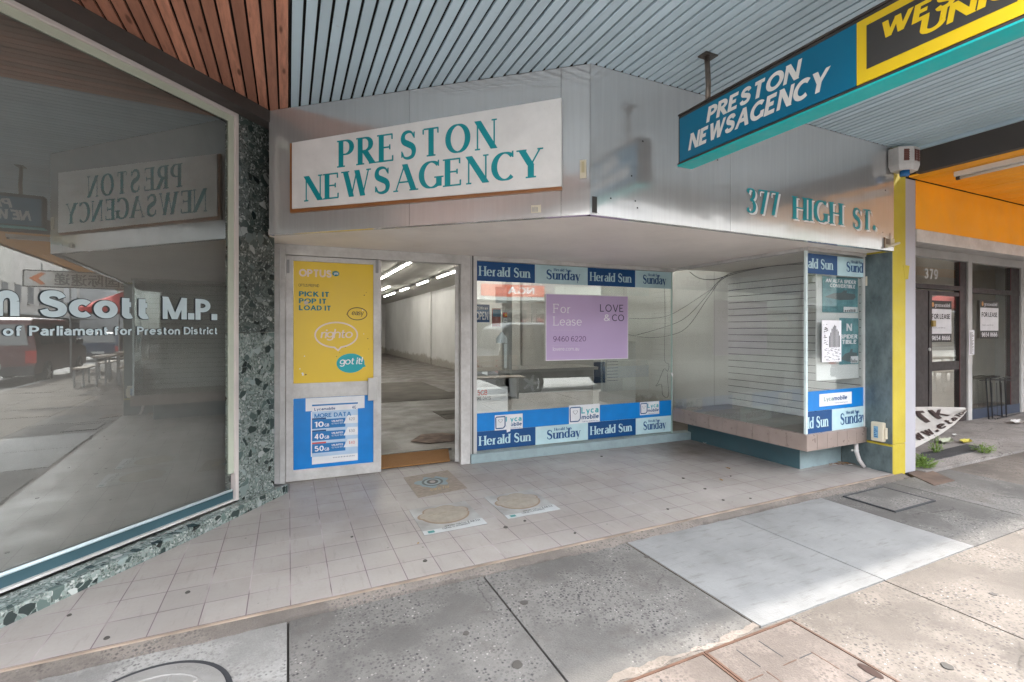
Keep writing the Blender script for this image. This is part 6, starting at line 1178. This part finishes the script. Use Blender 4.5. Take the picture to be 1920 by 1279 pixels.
# buildings
win_m = m_darkglass('far_window', (.05, .055, .06), .2)
def building(name, label, x0, x1, yf, h, colr, back, nwin, awn, sign=None, face=1):
    """street front at y = yf looking towards +y (face 1) or along -x for the end building"""
    t = thing(name, label, 'building', ((x0+x1)/2, yf, -.19)); wm = paint(name+'_wall', colr, .8, .15, .7, .1, 12, dirt=.25)
    ym = min(yf, yf-back*face); yM = max(yf, yf-back*face); mb = MB(); mb.box(x0, x1, ym, yM, -.25, h, wm); mb.box(x0-.001, x1+.001, min(yf+.001*face, yf+.18*face), max(yf+.001*face, yf+.18*face), h-.5, h-.3, wm); mb.box(x0, x1, min(yf+.001*face, yf+.08*face), max(yf+.001*face, yf+.08*face), h-.29, h+.35, wm); mb.build('wall', t)
    wd = (x1-x0)/nwin
    for i in range(nwin):
        xc = x0+wd*(i+.5); mb = MB(); mb.box(xc-wd*.24, xc+wd*.24, min(yf+.002*face, yf+.03*face), max(yf+.002*face, yf+.03*face), 4.5, 6.4, win_m); wo = mb.build('window', t); mb = MB(); mb.box(xc-wd*.29, xc+wd*.29, min(yf+.001*face, yf+.12*face), max(yf+.001*face, yf+.12*face), 4.36, 4.49, wm); mb.box(xc-wd*.29, xc+wd*.29, min(yf+.001*face, yf+.1*face), max(yf+.001*face, yf+.1*face), 6.41, 6.56, wm); mb.build('window_sill', wo)
    mb = MB(); mb.box(x0+.3, x1-.3, min(yf+.002*face, yf+.04*face), max(yf+.002*face, yf+.04*face), .1, 2.6, win_m); mb.build('shop_window', t)
    mb = MB(); mb.box(x0+.02, x1-.02, min(yf+.002*face, yf+2.6*face), max(yf+.002*face, yf+2.6*face), 3.0, 3.16, paint(name+'_awning', awn, .6)); mb.build('awning', t)
    if sign:
        g_ = Panel((x1-.3, yf+2.62*face, 3.2), (-1, 0)) if face > 0 else None; mb = MB(); mb.pbox(g_, 0, x1-x0-.6, 0, .62, -.08, 0, flat(name+'_sign', sign[1])); mb.build('sign_board', t); mb = MB(); text(mb, g_, sign[0], .6, .14, .36, sign[2], 'bold', min(x1-x0-1.8, len(sign[0])*.5), .004); mb.build('lettering', t)
    return t
YB = -16.5
building('sky_block_store', 'added tall store far left across the street, blocking sky from the steel fascia', -30, -14.1, YB, 11.5, (.60, .58, .55), 9, 5, (.35, .35, .35)); building('sky_block_building', 'added grey building at the far left end opposite, blocking sky from the fascia', -56, -30.1, YB, 12.5, (.55, .55, .55), 9, 7, (.35, .35, .35))  # both added out of view to keep sky out of the steel reflection
building('cream_shop', 'cream two storey shop far left across the street', -14, -4, YB, 6.95, (.64, .60, .52), 9, 3, (.35, .36, .36))
building('grey_shop', 'grey rendered two storey shop across the street, right of the cream one', -4, 7.1, YB, 6.9, (.55, .55, .54), 9, 3, (.45, .44, .42))
building('sandy_shop', 'sandy rendered shop across the street with an orange-red sign on its awning', 7.15, 11.3, YB, 6.9, (.5, .45, .41), 9, 2, (.5, .5, .47), ('NGA', (.62, .12, .05), paper))
building('corner_grocer', 'white shop across the street with a grocery sign on its awning', 11.35, 19, YB, 11.8, (.33, .33, .32), 9, 3, (.40, .12, .06), ('GROCERY', (.5, .5, .44), navy))  # grocer, terrace, hall: raised to block sky in the steel, walls darkened against glare
building('terrace_house', 'pale ornate two storey terrace across the street', 19, 31, YB, 11.5, (.33, .32, .30), 9, 4, (.5, .5, .5))
building('stucco_hall', 'white stucco hall with a tall parapet far along the street', 31, 47, YB, 12.0, (.36, .35, .33), 9, 5, (.42, .43, .42))
building('far_shop', 'sandy coloured shop beyond the cafe tables on the near side', 21.2, 31, 2.8, 7.2, (.46, .40, .32), -9 if False else 9, 3, (.42, .42, .40), None, -1)
building('cafe_shop', 'white rendered cafe shop next to the orange canopy', 12.7, 21.1, 2.8, 7.4, (.52, .50, .46), 9, 3, (.5, .5, .47), None, -1)
building('far_block', 'grey block far along the near side, past the sandy shop', 31.2, 52, 2.8, 8.4, (.42, .42, .42), 9, 5, (.4, .4, .4), None, -1)
building('tall_store', 'tall pale store with many windows far along the opposite side', 47, 66, YB, 12.5, (.50, .47, .43), 9, 6, (.4, .4, .4)); building('corner_hotel', 'pale corner hotel at the far end of the opposite side', 66, 92, YB, 13, (.5, .46, .43), 9, 7, (.4, .4, .4))
building('long_block', 'long pale block at the far end of the near side', 52, 92, 2.8, 10, (.5, .49, .46), 9, 9, (.4, .4, .4), None, -1); building('end_block', 'wide grey block closing the view at the very end of the street', 96, 125, 20, 14, (.45, .45, .46), 60, 6, (.4, .4, .4))
mb = MB()
for k in range(-14, 30): mb.box(k*3.0, k*3.0+2.99, -16.49, -13, -.27, -.04, con_light)
struct(mb, 'far_footpath')
# street trees
bark = paint('bark', (.16, .12, .09), .9, .3, 8, .4, 20); lf = NT('tree_leaf').set(.6); vv = lf.co(); lf.col(lf.mix(lf.ramp(lf.noise(vv, 1.6, 3), [(.3, 0.0), (.7, 1.0)]), (.035, .075, .018), (.12, .18, .045))); lf = lf.m
def tree(label, x, y, h, r, n):
    t = thing('street_tree', label, 'tree', (x, y, -.1), 'street trees'); mb = MB(); mb.tube([(x, y, -.1), (x+.05, y, h*.3), (x-.05, y+.05, h*.62)], [.17, .12, .07], bark, 8)
    for k in range(6): a = k*1.05; mb.tube([(x, y, h*(.34+.04*k)), (x+r*.3*math.cos(a), y+r*.3*math.sin(a), h*(.5+.04*k)), (x+r*.62*math.cos(a), y+r*.62*math.sin(a), h*(.6+.05*k))], [.06, .04, .015], bark, 6)
    mb.build('trunk', t); mb = MB(); cl = [(random.gauss(0, r*.45), random.gauss(0, r*.45), random.gauss(0, h*.13), random.uniform(.35, .6)*r*.7) for _ in range(16)]
    for k in range(n):
        c = random.choice(cl); d_ = Vector((random.gauss(0, 1), random.gauss(0, 1), random.gauss(0, 1))).normalized(); p = Vector((x+c[0], y+c[1], h*.72+c[2]))+d_*c[3]*random.random()**.4; e_ = Vector((random.gauss(0, 1), random.gauss(0, 1), random.gauss(0, .6))).normalized()*.11; s_ = e_.orthogonal()*.5; mb.face([p-e_, p+s_, p+e_, p-s_], lf)
    mb.build('crown', t)
tree('leafy street tree beyond the maroon van on the near kerb', 27, KY+.5, 6.5, 2.4, 1800); tree('leafy street tree across the road in front of the terrace', 26, -13.4, 7.0, 2.6, 1800); tree('leafy street tree across the road near the stucco hall', 39, -13.4, 7.4, 2.8, 1800); tree('leafy street tree at the far end of the near kerb', 40, KY+.5, 7.0, 2.6, 1500)
